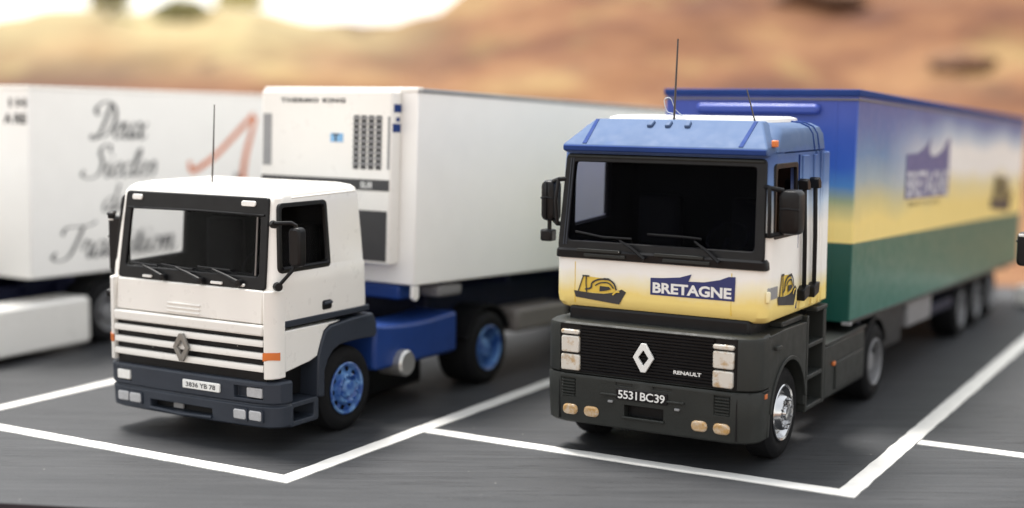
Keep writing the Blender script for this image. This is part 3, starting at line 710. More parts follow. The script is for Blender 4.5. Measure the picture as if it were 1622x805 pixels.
    # side: seams, rear ribs, marker, handles
    for y in (1.50, 1.66):
        bm = bmesh.new(); prism(bm, [(y, 1.62), (y + .028, 1.62), (y - .01, 3.33), (y - .038, 3.33)], AX, 1.20, 1.2535); part('panel_groove', bm, M['print_blue'] if False else L, T)
        bm = bmesh.new(); tube(bm, [(1.206, y - .03, 3.34), (1.209, y - .03, 3.37), (1.184, y - .035, 3.52), (1.142, y - .05, 3.595), (1.055, y - .08, 3.638), (.955, y - .11, 3.650)], .016); part('roof_groove', bm, M['print_blue'], T)
    bm = bmesh.new(); prism(bm, [(.905, 1.64), (.918, 1.64), (.905, 3.31), (.892, 3.31)], AX, 1.20, 1.2475); part('door_seam', bm, M['print_blue'], T)
    bm = bmesh.new(); prism(bm, [(1.005, 1.62), (1.19, 1.62), (1.19, 3.30), (1.0, 3.30)], AX, 1.20, 1.258); part('rear_panel', bm, L, T, .01)
    bm = bmesh.new(); prism(bm, [(1.40, 1.62), (1.48, 1.62), (1.48, 3.30), (1.38, 3.30)], AX, 1.20, 1.258); part('rear_panel', bm, L, T, .01)
    bm = bmesh.new(); prism(bm, [(1.72, 1.62), (1.93, 1.62), (1.90, 3.32), (1.69, 3.32)], AX, 1.20, 1.262); part('rear_panel', bm, L, T, .02)
    pbox('side_marker', (1.18, 1.235, .16, .24, 3.405, 3.475), M['orange'], T, .01)
    for y0, y1 in ((.93, 1.02), (1.30, 1.36)):
        bm = bmesh.new(); tube(bm, [(1.295, y0, 2.96), (1.30, (y0 + y1) / 2, 2.4), (1.295, y1, 1.80)], .026)
        prism(bm, [(y0 - .04, 2.93), (y0 + .07, 2.93), (y0 + .06, 3.0), (y0 + .0, 3.055), (y0 - .05, 3.03)], AX, 1.235, 1.345)
        prism(bm, [(y1 - .10, 1.72), (y1 + .07, 1.76), (y1 + .10, 1.88), (y1 - .02, 1.88), (y1 - .10, 1.84)], AX, 1.235, 1.335); part('grab_handle', bm, B, T, .01)
    bm = bmesh.new(); prism(bm, rrect(.05, .28, 1.83, 1.955, .01, 2), AX, 1.20, 1.254); part('side_badge', bm, M['vent_grey'], T)
    pbox('front_hinge', (1.215, 1.262, .02, .06, 1.80, 1.92), L, T, .012)
    # prints on the cab
    FY = -.0065
    boat(T, -1.0, -.36, 1.655, 1.945, AY, FY, -1)
    wave_sign(T, -.072, .895, 1.795, .182, AY, FY, -1)
    boat(T, .28, .88, 1.69, 2.06, AX, 1.2545, 1)
    for x in (-.99, .85):
        bm = bmesh.new(); prism(bm, [(x - .004, 1.64), (x + .004, 1.64), (x + .004, 2.09), (x - .004, 2.09)], AY, 0.02, -.0042 if x < 0 else -.0044); part('panel_seam', bm, M['print_yellow'], T)
    # --- charcoal base
    pbox('cab_neck', (-1.06, 1.06, .0, 1.0, 1.40, 1.60), B, T, .03)
    outl = [(-1.25, .18), (-1.25, -.04), (-1.225, -.13), (-1.15, -.205), (-1.04, -.245), (-.98, -.262), (0, -.275), (.98, -.262), (1.04, -.245), (1.15, -.205), (1.225, -.13), (1.25, -.04), (1.25, .18)]
    def ol(k, z): return [V(x * (1 + k), y + (-k if y < .1 else 0), z) for x, y in outl]
    bm = bmesh.new(); loft(bm, [ol(k, z) for z, k in ((.895, -.012), (.91, 0), (1.40, 0), (1.44, -.008), (1.46, -.03))])
    g1 = bmesh.new(); box(g1, -1.035, 1.03, -.5, -.215, .905, 1.435)
    me = cut(bm, [g1]); base = link('front_fascia', me, K, T, .010)
    bm = bmesh.new(); loft(bm, [ol(k, z) for z, k in ((.34, -.03), (.36, -.01), (.60, .0), (.865, .004), (.885, -.004))])
    s1 = bmesh.new(); box(s1, -.235, .225, -.5, -.15, .47, .615)
    s2 = bmesh.new(); box(s2, -.34, -.14, -.5, -.255, .815, .85)
    s3 = bmesh.new(); box(s3, .10, .32, -.5, -.255, .815, .85)
    s4 = bmesh.new(); box(s4, -1.01, -.83, -.5, -.245, .63, .84)
    s5 = bmesh.new(); box(s5, .79, .97, -.5, -.245, .63, .84)
    me = cut(bm, [s1, s2, s3, s4, s5]); bu = link('bumper', me, K, T, .010)
    for sx in (-1, 1):
        bm = bmesh.new(); prism(bm, [(1.030, -.230), (1.043, -.230), (1.043, -.2485), (1.030, -.2510)], lambda u, v, d, sx=sx: V(u * sx, v, d), .37, .875); part('bumper_joint', bm, B, bu)
        bm = bmesh.new(); prism(bm, [(1.15, -.180), (1.256, -.03), (1.256, .10), (1.262, .10), (1.262, -.035), (1.155, -.21)], lambda u, v, d, sx=sx: V(u * sx, v, d), .868, .880); part('bumper_joint', bm, B, bu)
    pbox('slot_backing', (-.23, .22, -.16, -.155, .475, .61), B, bu, 0)
    pbox('bumper_lip', (-.25, .24, -.296, -.262, .468, .492), K, bu, .008)
    for x0 in (-1.0, .80):
        for k in range(6):
            bm = bmesh.new(); prism(bm, [(-.245, .642 + k * .033), (-.268, .637 + k * .033), (-.268, .650 + k * .033), (-.245, .662 + k * .033)], AX, x0, x0 + .16); part('louvre', bm, K, bu)
    for x0, x1 in ((-.51, -.31), (.27, .465)): pbox('bumper_bar', (x0, x1, -.300, -.27, .700, .722), K, bu, .006)
    for x in (-.42, .36): pbox('tow_eye', (x, x + .055, -.30, -.26, .625, .650), M['vent_grey'], bu, .006)
    # grille panel
    pbox('grille_backing', (-.79, .79, -.235, -.20, .90, 1.44), B, T, 0)
    for k in range(15):
        z = .925 + k * .034
        bm = bmesh.new(); prism(bm, [(-.233, z), (-.256, z - .004), (-.258, z + .012), (-.233, z + .020)], AX, -.775, .775); part('grille_rib', bm, B, T)
    lozenge('diamond_badge', -.012, 1.15, .24, .31, -.262, M['letter_white'], T, .03)
    lettering('lettering', 'RENAULT', .33, .645, 1.012, 1.052, AY, -.266, M['letter_white'], T, bold=.03, skew=-.0)
    # lamp clusters
    for x0, x1 in ((-1.015, -.785), (.765, 1.0)):
        pbox('lamp_housing', (x0 - .02, x1 + .02, -.235, -.20, .90, 1.44), B, T, 0)
        for z0, z1, m in ((1.325, 1.375, 'lamp_dirty'), (1.125, 1.305, 'lamp_dirty'), (.925, 1.10, 'lamp_dirty')):
            bm = bmesh.new(); prism(bm, rrect(x0 + random.uniform(0, .01), x1 - random.uniform(0, .01), z0, z1, .015, 2), AY, -.22, -.272 + random.uniform(-.006, .004)); part('headlight', bm, M[m], T, .02)
    for x0, x1 in ((-.98, -.80), (-.72, -.54), (.545, .725), (.79, .975)):
        bm = bmesh.new(); prism(bm, rrect(x0, x1, .432, .548, .052, 4), AY, -.20, -.288); part('fog_lamp', bm, M['lamp_amber'], T, .02)
    bm = bmesh.new(); prism(bm, rrect(-.325, .275, .670, .790, .01, 2), AY, -.24, -.292); npl = part('number_plate', bm, B, T, .006)
    lettering('lettering', '5531 BC 39', -.298, .25, .685, .777, AY, -.2945, M['letter_white'], npl, bold=.014, space=.92, sword=.35)
    # sides of the base: wheel arch, steps, skirts
    for sx in (-1, 1):
        arc = [(.73 + .555 * math.cos(math.radians(a)), .50 + .60 * math.sin(math.radians(a))) for a in range(170, 9, -10)]
        poly = [(.10, .36), (.16, .36)] + [(.185, .50)] + arc + [(1.27, .50), (1.31, .50), (1.31, 1.44), (.60, 1.455), (.10, 1.44)]
        bm = bmesh.new(); loft(bm, [[V(x * sx, *p) for p in poly] for x in (1.00, 1.249)]); part('wheel_arch', bm, K, T, .012)
        lip = [(.73 + .60 * math.cos(math.radians(a)), .50 + .645 * math.sin(math.radians(a))) for a in range(170, 9, -10)]
        bm = bmesh.new(); loft(bm, [[V(x * sx, *p) for p in lip + arc[::-1]] for x in (1.22, 1.268)]); part('arch_lip', bm, K, T, .008)
        bm = bmesh.new(); box(bm, *sorted((.78 * sx, 1.20 * sx)), .62, 1.30, 1.455, 1.52); part('base_top', bm, K, T, .015)
        pbox('side_button', tuple(sorted((1.24 * sx, 1.285 * sx))) + (.24, .40, 1.275, 1.315), K, T, .008)
        pbox('side_marker', tuple(sorted((1.24 * sx, 1.262 * sx))) + (-.02, .05, .80, .85), M['orange'], T, .006)
        # step tower
        bm = bmesh.new()
        for y0, y1 in ((1.315, 1.37), (1.90, 1.99)): box(bm, *sorted((1.0 * sx, 1.255 * sx)), y0, y1, .40, 1.50)
        part('step_tower', bm, K, T, .012)
        pbox('step_back', tuple(sorted((.98 * sx, 1.04 * sx))) + (1.37, 1.90, .42, 1.48), B, T, 0)
        for z in (.41, .76, 1.12): pbox('step', tuple(sorted((1.04 * sx, 1.252 * sx))) + (1.372, 1.898, z, z + .05), K, T, .01)
        pbox('step_cap', tuple(sorted((.98 * sx, 1.262 * sx))) + (1.62, 2.0, 1.505, 1.56), K, T, .015)
        pbox('side_skirt', tuple(sorted((.75 * sx, 1.24 * sx))) + (2.02, 3.66, .40, 1.04), K, T, .03)
        pbox('skirt_ledge', tuple(sorted((.75 * sx, 1.255 * sx))) + (2.0, 3.68, 1.045, 1.08), K, T, .01)
        pbox('skirt_panel', tuple(sorted((1.24 * sx, 1.262 * sx))) + (2.42, 3.58, .47, .80), M['charcoal'], T, .02)
        pbox('side_marker', tuple(sorted((1.24 * sx, 1.268 * sx))) + (2.30, 2.38, .775, .82), M['orange'], T, .006)
        add_wheel(T, 1.185, (.74, .51), .51, 'chrome', sx, M['chrome']); add_wheel(T, 1.20, (4.28, .50), .50, 'rear', sx, M['grey_hub'], .55)
        bm = bmesh.new(); loft(bm, [[V(x * sx, 4.28 + rr * math.cos(t), .50 + rr * math.sin(t)) for t, rr in [(math.radians(20 + 14 * i), .60) for i in range(11)] + [(math.radians(160 - 14 * i), .57) for i in range(11)]] for x in (.62, 1.20)]); part('mudguard', bm, B, T)
        # mirrors
        bm = bmesh.new(); loft(bm, [[V(sx * u, y, v) for u, v in rrect(1.305 + k, (1.535 if sx > 0 else 1.485) - k, 2.515 + k, 2.975 - k, .06, 4)] for y, k in ((.06, .04), (.075, .012), (.13, 0), (.23, 0), (.25, .02))]); mi = part('mirror', bm, B, T, .006)
        zc = 2.775
        bm = bmesh.new(); tube(bm, [(1.325 * sx, .068, zc), (1.40 * sx, .058, zc + .01), ((1.525 if sx > 0 else 1.475) * sx, .072, zc)], .012); part('mirror_seam', bm, B, mi)
        bm = bmesh.new(); tube(bm, [(1.16 * sx, .08, 3.0), (1.22 * sx, .02, 2.995), (1.34 * sx, .12, 2.965)], .026); tube(bm, [(1.18 * sx, .06, 2.50), (1.24 * sx, .03, 2.50), (1.34 * sx, .14, 2.525)], .026)
        tube(bm, [(1.225 * sx, .02, 2.99), (1.243 * sx, -.01, 2.75), (1.235 * sx, .02, 2.50)], .022); part('mirror_arm', bm, B, T)
        if sx < 0:
            bm = bmesh.new(); loft(bm, [[V(sx * u, y, v) for u, v in rrect(1.345 + k, 1.495 - k, 2.285 + k, 2.42 - k, .025, 3)] for y, k in ((.08, .02), (.10, 0), (.2, 0))]); mk = part('kerb_mirror', bm, B, T, .006)
            bm = bmesh.new(); tube(bm, [(1.40 * sx, .14, 2.40), (1.40 * sx, .14, 2.53)], .025); part('mirror_stalk', bm, B, mk)
    # inside
    bm = bmesh.new(); prism(bm, [(.12, 1.75), (.60, 1.75), (.55, 2.15), (.40, 2.30), (.14, 2.22)], AX, -1.12, 1.12); part('dashboard', bm, M['dark_interior'], T, .03)
    for x in (-.58, .58):
        bm = bmesh.new(); box(bm, x - .27, x + .27, .85, 1.38, 1.75, 2.05); box(bm, x - .26, x + .26, 1.28, 1.46, 2.0, 2.78); part('seat', bm, M['dark_interior'], T, .05)
    bm = bmesh.new(); a = V(0, -.70, .71); u = V(1, 0, 0); w = a.normalized().cross(u)
    tube(bm, [V(.55, .62, 2.38) + (u * math.cos(t) + w * math.sin(t)) * .23 for t in [2 * math.pi * i / 20 for i in range(21)]], .018, 6); tube(bm, [(.55, .62, 2.38), (.55, .48, 2.2)], .03); part('steering_wheel', bm, M['dark_interior'], T)
    # chassis
    bm = bmesh.new()
    for x in (-.42, .42): box(bm, x - .05, x + .05, .2, 5.0, .70, .98)
    for y in (.6, 2.0, 3.0, 4.0, 4.9): box(bm, -.37, .37, y, y + .12, .74, .92)
    part('chassis', bm, B, T, .01)
    pbox('axle', (-.9, .9, .68, .80, .46, .58), B, T, .02); pbox('axle', (-.75, .75, 4.18, 4.38, .42, .62), B, T, .04)
    pbox('fifth_wheel', (-.48, .48, 3.75, 4.6, 1.02, 1.14), B, T, .03); pbox('engine_block', (-.60, .60, .0, 1.95, .45, 1.45), B, T, .04)
    for a, b, r in (((-.112, .62, 3.66), (-.077, .6, 4.545), .013), ((.845, .6, 3.62), (.732, .6, 4.0), .010)):
        bm = bmesh.new(); tube(bm, [a, b], [r, r * .7], 6); part('antenna', bm, M['antenna'], T)
    bm = bmesh.new(); tube(bm, crom([(.02, .62, 3.70), (-.14, .62, 3.735), (-.20, .62, 3.76), (-.235, .62, 3.88), (-.16, .62, 3.90), (-.10, .62, 3.78), (-.02, .62, 3.715)], 4), .0045, 5); part('bent_wire', bm, M['wire'], T)
    return T

# ------------------------------------------------------------------ trailers
def trailer_body(name, pos, yaw, pitch, label, zb, ztop, length, skin, hub, axles, r=0.46):
    T = thing(name, (*pos, 0), yaw, label, 'trailer', 'model trailers parked in the painted bays', rx=-pitch)
    bm = bmesh.new(); box(bm, -1.25, 1.25, 0, length, zb, ztop); part('box_body', bm, skin, T, .022)
    bm = bmesh.new()
    for x in (-.5, .5): box(bm, x - .06, x + .06, .5, length - .4, zb - .30, zb - .004)
    for i in range(8): box(bm, -1.15, 1.15, .8 + i * (length - 1.6) / 7, .9 + i * (length - 1.6) / 7, zb - .12, zb - .003)
    part('chassis', bm, M['navy'], T, .01)
    pbox('underside_blocker', (-.72, .72, 1.0, length - 1.0, .62 + pitch * 6, zb - .14), M['navy'], T, .04)  # dark box added to block light and deepen shade below the trailer
    for ay in axles:
        cz = r + pitch * ay
        for sx in (-1, 1):
            add_wheel(T, 1.19, (ay, cz), r, 'rear', sx, M[hub], .42)
        pbox('axle', (-.8, .8, ay - .07, ay + .07, cz - .07, cz + .07), M['black'], T, .02)
    return T

def cursive(parent, words, mp, d, m):
    G = {'e': (.58, [[(0, .45), (.4, .6), (.45, .92), (.25, 1), (.06, .6), (.1, .15), (.32, 0), (.58, .3)]]),
         'u': (.85, [[(0, .8), (.1, 1), (.07, .3), (.2, 0), (.42, .2), (.6, 1)], [(.6, 1), (.55, .2), (.68, 0), (.88, .35)]]),
         'x': (.72, [[(0, .85), (.18, 1), (.4, .1), (.58, 0), (.72, .25)], [(.66, 1), (.35, .5), (.04, 0)]]),
         'i': (.42, [[(0, .5), (.14, 1), (.08, .2), (.2, 0), (.42, .35)], [(.22, 1.38), (.25, 1.5)]]),
         'c': (.55, [[(.5, .82), (.32, 1), (.06, .6), (.1, .12), (.3, 0), (.56, .3)]]),
         'l': (.45, [[(0, .3), (.34, 1.4), (.3, 1.95), (.16, 1.5), (.1, .3), (.22, 0), (.46, .35)]]),
         's': (.5, [[(0, .2), (.3, 1.05), (.46, .4), (.33, .03), (.05, .12)]]),
         'd': (.85, [[(.5, .85), (.3, 1), (.04, .6), (.08, .12), (.25, 0), (.5, .5)], [(.66, 2.0), (.55, .3), (.65, 0), (.86, .35)]]),
         'r': (.6, [[(0, .5), (.14, 1.12), (.2, .95), (.42, .95), (.36, .2), (.46, 0), (.62, .35)]]),
         'a': (.8, [[(.5, .85), (.3, 1), (.04, .6), (.08, .12), (.25, 0), (.5, .6)], [(.56, 1), (.5, .2), (.6, 0), (.8, .35)]]),
         't': (.46, [[(0, .4), (.26, 1.55), (.18, .3), (.28, 0), (.48, .35)], [(0, 1.05), (.46, 1.08)]]),
         'o': (.7, [[(.3, 1), (.06, .7), (.08, .15), (.3, 0), (.52, .4), (.45, .9), (.3, 1), (.5, .85), (.72, .9)]]),
         'n': (.78, [[(0, .65), (.12, 1), (.08, 0)], [(.1, .3), (.38, 1), (.5, .8), (.44, .2), (.56, 0), (.78, .35)]]),
         'D': (1.25, [[(.62, 2.15), (.5, 1.1), (.22, .1), (-.12, 0), (-.12, .22), (.35, .08), (.85, .35), (1.12, 1.2), (.85, 2.05), (.25, 2.3), (-.25, 1.9), (-.12, 1.5), (.1, 1.6)]]),
         'S': (1.0, [[(1.0, 1.75), (.95, 2.15), (.6, 2.2), (.42, 1.7), (.7, 1.05), (.62, .25), (.15, -.05), (-.35, .18), (-.25, .5)]]),
         'T': (.95, [[(-.2, 1.55), (-.05, 2.0), (.5, 2.02), (1.1, 2.08), (1.35, 2.3)], [(.75, 2.02), (.62, 1.1), (.35, .15), (-.1, -.05), (-.42, .2), (-.28, .5)]])}
    for word, u0, u1, v0, h in words:
        adv = sum(G[c][0] for c in word); sc = (u1 - u0) / (adv + .3); k = 0
        bm = bmesh.new(); x = 0
        for c in word:
            for st in G[c][1]:
                pts = crom([(u0 + (x + p[0]) * sc + .32 * p[1] * h, v0 + p[1] * h) for p in st], 6)
                cap = c.isupper()
                ribbon(bm, pts, (lambda t, s, cap=cap: h * ((.06 + .18 * t.y * t.y) * (1.25 if cap else 1.0))), mp, d + .0009 * k); k += 1
            x += G[c][0]
        part('lettering', bm, m, parent)

# ------------------------------------------------------------------ setting: board, painted bays, hillside
PHI = -0.51774
ax = Vector((math.cos(PHI), math.sin(PHI))); bx = Vector((-math.sin(PHI), math.cos(PHI)))
yb = -0.135
e0 = Vector((-4.87, 12.75)); eu = Vector((math.cos(yb), math.sin(yb))); ev = Vector((-math.sin(yb), math.cos(yb)))
bm = bmesh.new()
c4 = [e0 - eu * 26, e0 + eu * 34, e0 + eu * 34 + ev * 18.2, e0 - eu * 26 + ev * 18.2]
loft(bm, [[V(*p, z) for p in c4] for z in (-.8, 0)])
me = to_mesh('ground', bm)
g = link('ground', me, [M['board'], M['board_edge']]); tag(g, 'grey painted board with faint wood grain under the trucks', kind='structure')
for p in g.data.polygons: p.material_index = 0 if p.normal.z > .5 else 1

def line(a, b, w, name='bay_line'):
    a, b = Vector(a), Vector(b); t = (b - a); n = int(t.length / .12); t.normalize(); nn = Vector((-t.y, t.x)); L = []
    bm = bmesh.new()
    for z in (0.0, .010):
        row = []
        for i in range(n + 1):
            p = a.lerp(b, i / n); j1, j2 = (noise.noise(V(p.x * 4, p.y * 4, 3)) * .012, noise.noise(V(p.x * 4, p.y * 4, 9)) * .012)
            row.append((bm.verts.new((*(p + nn * (w / 2 + j1)), z)), bm.verts.new((*(p - nn * (w / 2 + j2)), z))))
        L.append(row)
    for i in range(n):
        bm.faces.new((L[1][i][0], L[1][i][1], L[1][i + 1][1], L[1][i + 1][0]))
        for s in (0, 1): bm.faces.new((L[0][i][s], L[0][i + 1][s], L[1][i + 1][s], L[1][i][s]))
    for i in (0, n): bm.faces.new((L[0][i][0], L[0][i][1], L[1][i][1], L[1][i][0]))
    o = part(name, bm, M['line']); return tag(o, 'white painted parking bay line on the grey board', kind='structure')
C1 = Vector((-2.29, 13.64)); TB = Vector((5.64, -.345)); LW = .212
for k in (-2, -1, 0, 1, 2):
    C = C1 + TB * k
    line(C - bx * LW / 2, C + bx * 13.2, LW)
    line(C - ax * LW / 2 - ax * .002, C - ax * (5.07 - LW / 2 - .012), LW)

# hillside: one sheet from under the board to the horizon
crest = [(-60, 9.2), (-46, 9.3), (-41, 9.8), (-36, 11.0), (-32, 10.6), (-27, 10.4), (-23, 10.9), (-20, 10.7), (-16, 10.0), (-12, 9.8), (-8, 9.7), (-6, 10.0), (-5, 11.2), (-3, 13.2), (0, 15.0), (6, 16.5), (20, 18), (45, 20), (80, 22)]
def crest_z(x):
    if x <= crest[0][0]: return crest[0][1]
    for (a, za), (b, zb_) in zip(crest, crest[1:]):
        if x <= b: t = (x - a) / (b - a); t = t * t * (3 - 2 * t); return za + (zb_ - za) * t
    return crest[-1][1]
def sstep(t): t = max(0, min(1, t)); return t * t * (3 - 2 * t)
def hill(x, y):
    base = -.95
    xe = x * 110 / max(y, 60)
    t = sstep((y - 38) / 74)
    z = base + (crest_z(xe) - base) * t * (1 if y < 112 else max(.25, 1 - (y - 112) / 160))
    amp = sstep((y - 34) / 20) * (1.0 if y < 100 else .45)
    z += amp * (noise.fractal(V(x * .09, y * .09, 1.7), 1.0, 2.0, 5) * 1.3 + noise.noise(V(x * .35, y * .35, 5)) * .45)
    return z
xs = [-420, -300, -220, -160, -120] + [-95 + i * 1.6 for i in range(132)] + [130, 160, 220, 300, 420]
ys = [-160, -90, -50, -20, 0, 15, 28] + [34 + i * 1.5 for i in range(62)] + [132, 142, 155, 175, 200, 240, 300, 380]
bm = bmesh.new()
grid = [[bm.verts.new((x, y, hill(x, y))) for x in xs] for y in ys]
for j in range(len(ys) - 1):
    for i in range(len(xs) - 1):
        bm.faces.new((grid[j][i], grid[j][i + 1], grid[j + 1][i + 1], grid[j + 1][i]))
o = part('hillside', bm, M['earth'], ang=80); tag(o, 'blurred ochre and brown hillside rising behind the trailers', kind='structure')

def bush(px, Y, rx, rz, m, label, dz=0.0):
    x = (px - 811) / F_PX * Y; z = hill(x, Y)
    T = thing('bush', (x, Y, z - .2), 0, label, 'bush', 'bushes on the hillside')
    bm = bmesh.new()
    for i in range(1400):
        th, ph = random.uniform(0, 2 * math.pi), math.acos(random.uniform(-.5, 1))
        rr = random.uniform(.35, 1) ** .5 * (1 + .35 * noise.noise(V(math.cos(th) * 2, math.sin(th) * 2, ph * 2 + px)))
        p = V(rx * rr * math.sin(ph) * math.cos(th), rx * rr * math.sin(ph) * math.sin(th), rz * (.45 + .55 * rr * math.cos(ph)))
        a = Vector((random.gauss(0, 1), random.gauss(0, 1), random.gauss(0, 1))).normalized(); b = a.orthogonal().normalized(); s = random.uniform(.10, .24)
        face(bm, [p + a * s, p + b * s * .6, p - a * s, p - b * s * .6])
    part('foliage', bm, m, T)
    bm = bmesh.new()
    for k in range(5):
        a = 2 * math.pi * k / 5; tube(bm, [(0, 0, -.2), (rx * .25 * math.cos(a), rx * .25 * math.sin(a), rz * .4), (rx * .5 * math.cos(a), rx * .5 * math.sin(a), rz * .8)], [.12, .08, .03], 6)
    part('stem', bm, M['twig'], T)
def boulder(px, py, Y, rx, rz, label):
    x = (px - 811) / F_PX * Y; z = CAM_H + (158 - py) / F_PX * Y
    z = hill(x, Y)
    bm = bmesh.new(); bmesh.ops.create_icosphere(bm, subdivisions=4, radius=1)
    for v in bm.verts:
        n = 1 + .35 * noise.fractal(v.co * 1.4 + V(px, 0, 0), 1, 2, 4); v.co = V(v.co.x * rx * n, v.co.y * rx * .8 * n, v.co.z * rz * n)
    o = part('boulder', bm, M['rock'], None, ang=180, loc=(x, Y, z + rz * .15)); tag(o, label, 'boulder', 'boulders on the hillside')

bush(178, 100, 1.6, 4.2, M['leaf_olive'], 'tall olive bush on the crest above the script-lettered trailer')
bush(292, 96, 2.0, 2.0, M['leaf_olive'], 'low olive bush above the white cab roof, right of the tall olive bush')
bush(385, 108, 2.0, 1.8, M['leaf_yellow'], 'pale yellow bush on the crest left of the gap of white sky')
bush(742, 104, 1.7, 2.6, M['leaf_yellow'], 'yellow-green bush at the right end of the gap of white sky')
bush(960, 52, 1.5, 1.0, M['leaf_yellow'], 'yellow bush low on the slope left of the tall cab roof')
bush(1110, 100, 3.0, 2.4, M['leaf_olive'], 'olive bush high on the slope above the long antenna')
bush(470, 50, .9, .7, M['leaf_yellow'], 'small yellow bush just above the roof of the refrigerated trailer')
boulder(1510, 75, 66, 1.5, .5, 'dark boulder on the slope above the yellow and green trailer')
boulder(1285, 55, 80, 2.8, .6, 'long low dark boulder on the slope above the blue trailer roof')
boulder(1135, 92, 58, 1.4, .9, 'rounded brown boulder just right of the long antenna')
boulder(625, 110, 56, 1.3, .7, 'brown boulder above the white refrigerated trailer roof')
boulder(105, 128, 52, 1.3, .8, 'dark brown boulder above the script-lettered trailer')

# white kerb block at the back of the bays
bm = bmesh.new(); p0 = Vector((9.75, 26.3)); loft(bm, [[V(*(p0 + q), z) for q in (Vector((0, 0)), ax * 5.0, ax * 5.0 + bx * .5, bx * .5)] for z in (0, .36)])
o = part('kerb_block', bm, M['white'], None, .05); tag(o, 'white kerb block behind the rear wheels of the green trailer', 'kerb')

# ------------------------------------------------------------------ trucks and trailers
white_tractor((-3.591, 15.248), -.52815, 'white truck cab with black windscreen frame, slatted grille and blue wheels', plate='3836 YB 78')
tall_tractor((1.5597, 14.6209), -.52891, 'tall truck cab in blue, white and yellow over a charcoal bumper')

# refrigerated trailer
PW = .0377
T = trailer_body('semi_trailer', (-2.301, 17.514), -.56657, PW, 'white refrigerated trailer with cooling unit, coupled behind the white truck cab', 1.56, 4.0, 12.0, M['trailer_white'], 'grey_hub', (7.6, 8.8, 10.0))
bm = bmesh.new(); prism(bm, rrect(-1.14, 1.01, 1.80, 3.97, .05, 3), AY, -.205, .0); un = part('cooling_unit', bm, M['white'], T, .03)
UY = -.209
lettering('lettering', 'THERMO KING', -.80, .275, 3.805, 3.865, AY, UY, M['letter_black'], un, bold=.05, space=1.15)
bm = bmesh.new(); x0, x1, z0, z1 = .415, .87, 2.985, 3.655
for k in range(4): prism(bm, rrect(x0 + k * .118, x0 + k * .118 + .085, z0, z1, .004, 1), AY, -.19, -.2105)
part('vent_slots', bm, M['letter_black'], un)
for k in range(9): pbox('vent_bar', (x0 - .01, x1 - .005, -.216, -.205, z0 + .055 + k * .071, z0 + .079 + k * .071), M['vent_grey'], un, 0)
for a, b, c, d, m in ((-1.10, -.955, 2.99, 3.66, 'vent_grey'), (.95, .985, 2.995, 3.645, 'vent_grey'), (-1.12, .985, 2.725, 2.862, 'letter_black'), (-1.0, .96, 1.85, 2.475, 'letter_black')):
    pbox('unit_panel', (a, b, -.211, -.19, c, d), M[m], un, 0)
pbox('unit_badge', (.04, .245, -.2115, -.19, 3.315, 3.425), M['print_sky'], un, 0)
lettering('lettering', 'T', .075, .185, 3.322, 3.42, AY, -.2135, M['letter_black'], un, bold=.04)
lettering('lettering', 'SLIII', .54, .72, 2.755, 2.83, AY, -.2135, M['letter_white'], un, bold=.02)
for z0, z1, y0, y1 in ((3.70, 3.80, -.17, -.02), (3.585, 3.64, -.12, -.05), (3.455, 3.56, -.185, -.03)):
    pbox('unit_mark', (.99, 1.014, y0, y1, z0, z1), M['print_blue'], un, 0)
bm = bmesh.new(); box(bm, 1.235, 1.262, -.01, 12.0, 3.945, 4.006); part('roof_rail', bm, M['vent_grey'], T, .01)
bm = bmesh.new(); box(bm, -1.262, 1.262, -.012, .10, 3.95, 4.012); part('roof_rail', bm, M['white'], T, .012)
pbox('front_apron', (-1.0, 1.0, .02, .40, 1.36, 1.55), M['blue_chassis'], T, .03)
bm = bmesh.new(); prism(bm, [(.0, 1.40), (.06, 1.36), (.12, 1.40), (.12, 1.55), (0, 1.55)], AX, 1.19, 1.246); part('corner_foot', bm, M['white'], T, .01)
pbox('gas_bottle', (.85, 1.20, .62, 1.15, 1.36, 1.52), M['grey_box'], T, .05)
bm = bmesh.new(); box(bm, .75, 1.22, 2.5, 3.9, .72, 1.05); part('side_box', bm, M['tan_box'], T, .05)
for sx in (-1, 1):
    bm = bmesh.new(); box(bm, .82 * sx - .06, .82 * sx + .06, 4.5, 4.62, .20 + PW * 4.5, 1.4); box(bm, .82 * sx - .15, .82 * sx + .15, 4.40, 4.72, .02 + PW * 4.5, .20 + PW * 4.5); part('landing_leg', bm, M['black'], T, .01)

# blue, yellow and green trailer
PR = .03565
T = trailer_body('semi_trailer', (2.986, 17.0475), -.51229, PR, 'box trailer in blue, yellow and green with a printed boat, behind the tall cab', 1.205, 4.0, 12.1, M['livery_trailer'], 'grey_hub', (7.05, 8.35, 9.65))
bm = bmesh.new(); box(bm, -1.27, 1.27, -.03, 12.1, 3.945, 4.03); part('roof_rail', bm, M['print_blue'], T, .014)
bm = bmesh.new(); box(bm, -1.262, 1.262, -.022, 12.09, 3.895, 3.918); part('roof_trim', bm, M['tan_box'], T, .006)
bm = bmesh.new(); prism(bm, rrect(-.80, .79, 3.72, 3.845, .055, 4), AY, -.09, .0); part('front_rib', bm, M['livery_trailer'], T, .035)
bm = bmesh.new(); prism(bm, [(0.95, 1.215), (1.0, 1.215), (1.0, 3.88), (.95, 3.88)], AY, -.006, .0); part('front_seam', bm, M['livery_trailer'], T, .004)
bm = bmesh.new(); box(bm, 1.22, 1.262, .0, 12.1, 1.185, 1.235); part('bottom_rail', bm, M['charcoal'], T, .01)
pbox('corner_foot', (1.16, 1.27, -.015, .10, 1.17, 1.215), M['grey_hub'], T, .01)
SX = 1.2545
W2 = [(0, 0), (1, 0), (1, 1.42), (.93, 1.36), (.83, 1.12), (.68, .97), (.55, .96), (.49, 1.10), (.52, 1.40), (.44, 1.22), (.25, 1.02), (0, .98)]
wave_sign(T, 2.5, 5.22, 2.655, .62, AX, SX, 1, 'faded_blue', 'faded_white', text=(.03, .97, .03, .62), bold=.02, wave=W2)
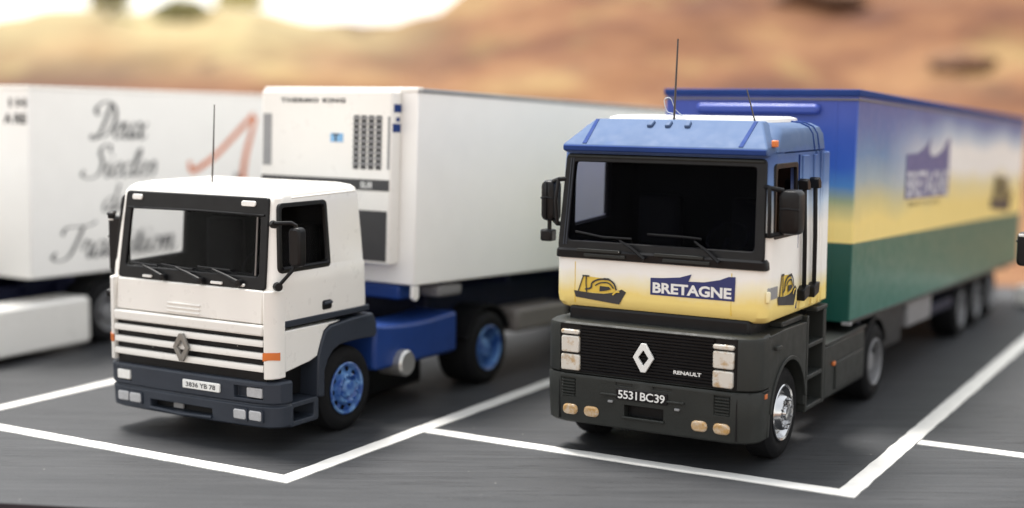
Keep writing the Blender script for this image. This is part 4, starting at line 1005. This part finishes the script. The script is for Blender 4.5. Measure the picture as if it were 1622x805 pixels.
lettering('lettering', 'BRETAGNE', 2.75, 4.7, 2.545, 2.605, AX, SX, M['dark_green_print'], T)
boat(T, 8.75, 10.95, 2.24, 2.92, AX, SX, 1, 'dark_green_print')
for z in (.62, .92): pbox('underside_filler', (1.10, 1.18, 4.85, 6.4, z + PR * 5.6, z + .16 + PR * 5.6), M['navy'], T, .02)  # dark strips added to fill the lit gap below the trailer
pbox('tool_box', (.60, 1.15, 1.6, 3.1, .62, 1.19), M['black'], T, .03)
pbox('pallet_box', (.80, 1.20, 3.25, 4.75, .80, 1.195), M['grey_box'], T, .03)
for sx in (-1, 1):
    bm = bmesh.new(); box(bm, .82 * sx - .06, .82 * sx + .06, 2.6, 2.72, .20 + PR * 2.6, 1.2); box(bm, .82 * sx - .15, .82 * sx + .15, 2.5, 2.82, .02 + PR * 2.6, .20 + PR * 2.6); part('landing_leg', bm, M['black'], T, .01)

# script-lettered trailer at the left, with its tractor
PA, YA = .0178, -.51294
TA = (-8.166, 20.611)
T = trailer_body('semi_trailer', TA, YA, PA, 'white trailer with black script lettering and a red swash on its side', 1.175, 4.0, 12.0, M['trailer_white'], 'grey_hub', (7.6, 8.8, 10.0))
bm = bmesh.new(); box(bm, -1.262, 1.258, -.01, 12.0, 3.95, 4.012); part('roof_rail', bm, M['white'], T, .012)
AX_ = lambda u, v, d: V(d, u, v)
cursive(T, [('Deux', 1.24, 2.42, 3.24, .25), ('Siecles', 1.10, 2.62, 2.645, .225), ('de', 1.40, 2.02, 2.115, .21), ('Tradition', .55, 3.1, 1.42, .24)], AX_, 1.2535, M['letter_grey'])
bm = bmesh.new(); tp = lambda w0, w1: (lambda t, s: w0 + (w1 - w0) * s)
ribbon(bm, crom([(3.36, 2.86), (3.38, 2.73), (3.52, 2.72), (4.0, 2.95), (4.5, 3.30), (5.0, 3.66)], 8), tp(.09, .10), AX_, 1.2535)
ribbon(bm, crom([(5.04, 3.62), (4.92, 3.3), (4.78, 2.95), (4.70, 2.55), (4.72, 2.2)], 8), tp(.09, .17), AX_, 1.2550)
part('red_swash', bm, M['print_red'], T)
bm = bmesh.new(); ribbon(bm, [(4.55, 2.62), (4.50, 2.3)], .12, AX_, 1.2535); part('lettering', bm, M['letter_grey'], T)
lettering('lettering', 'I H', .84, 1.20, 3.70, 3.83, AY, -.006, M['letter_black'], T, bold=.05)
lettering('lettering', 'A RE', .72, 1.20, 3.46, 3.61, AY, -.006, M['letter_black'], T, bold=.05)
cA, sA = math.cos(YA), math.sin(YA)
def ta(x, y): return (TA[0] + cA * x - sA * y, TA[1] + sA * x + cA * y)
white_tractor(ta(.0, -2.85), YA, 'truck coupled to the script-lettered trailer, showing a white skirt and rear wheel', 'navy', 'grey_hub', skirt='white')
# neighbour on the other side: only its mirror reaches into the picture
white_tractor((7.04, 14.50), -.5289, 'truck parked beyond the green trailer, only its black mirror at the picture edge', 'navy', 'grey_hub', skirt='white', mirror_z=(2.04, 2.43), mirror_out=0.17)
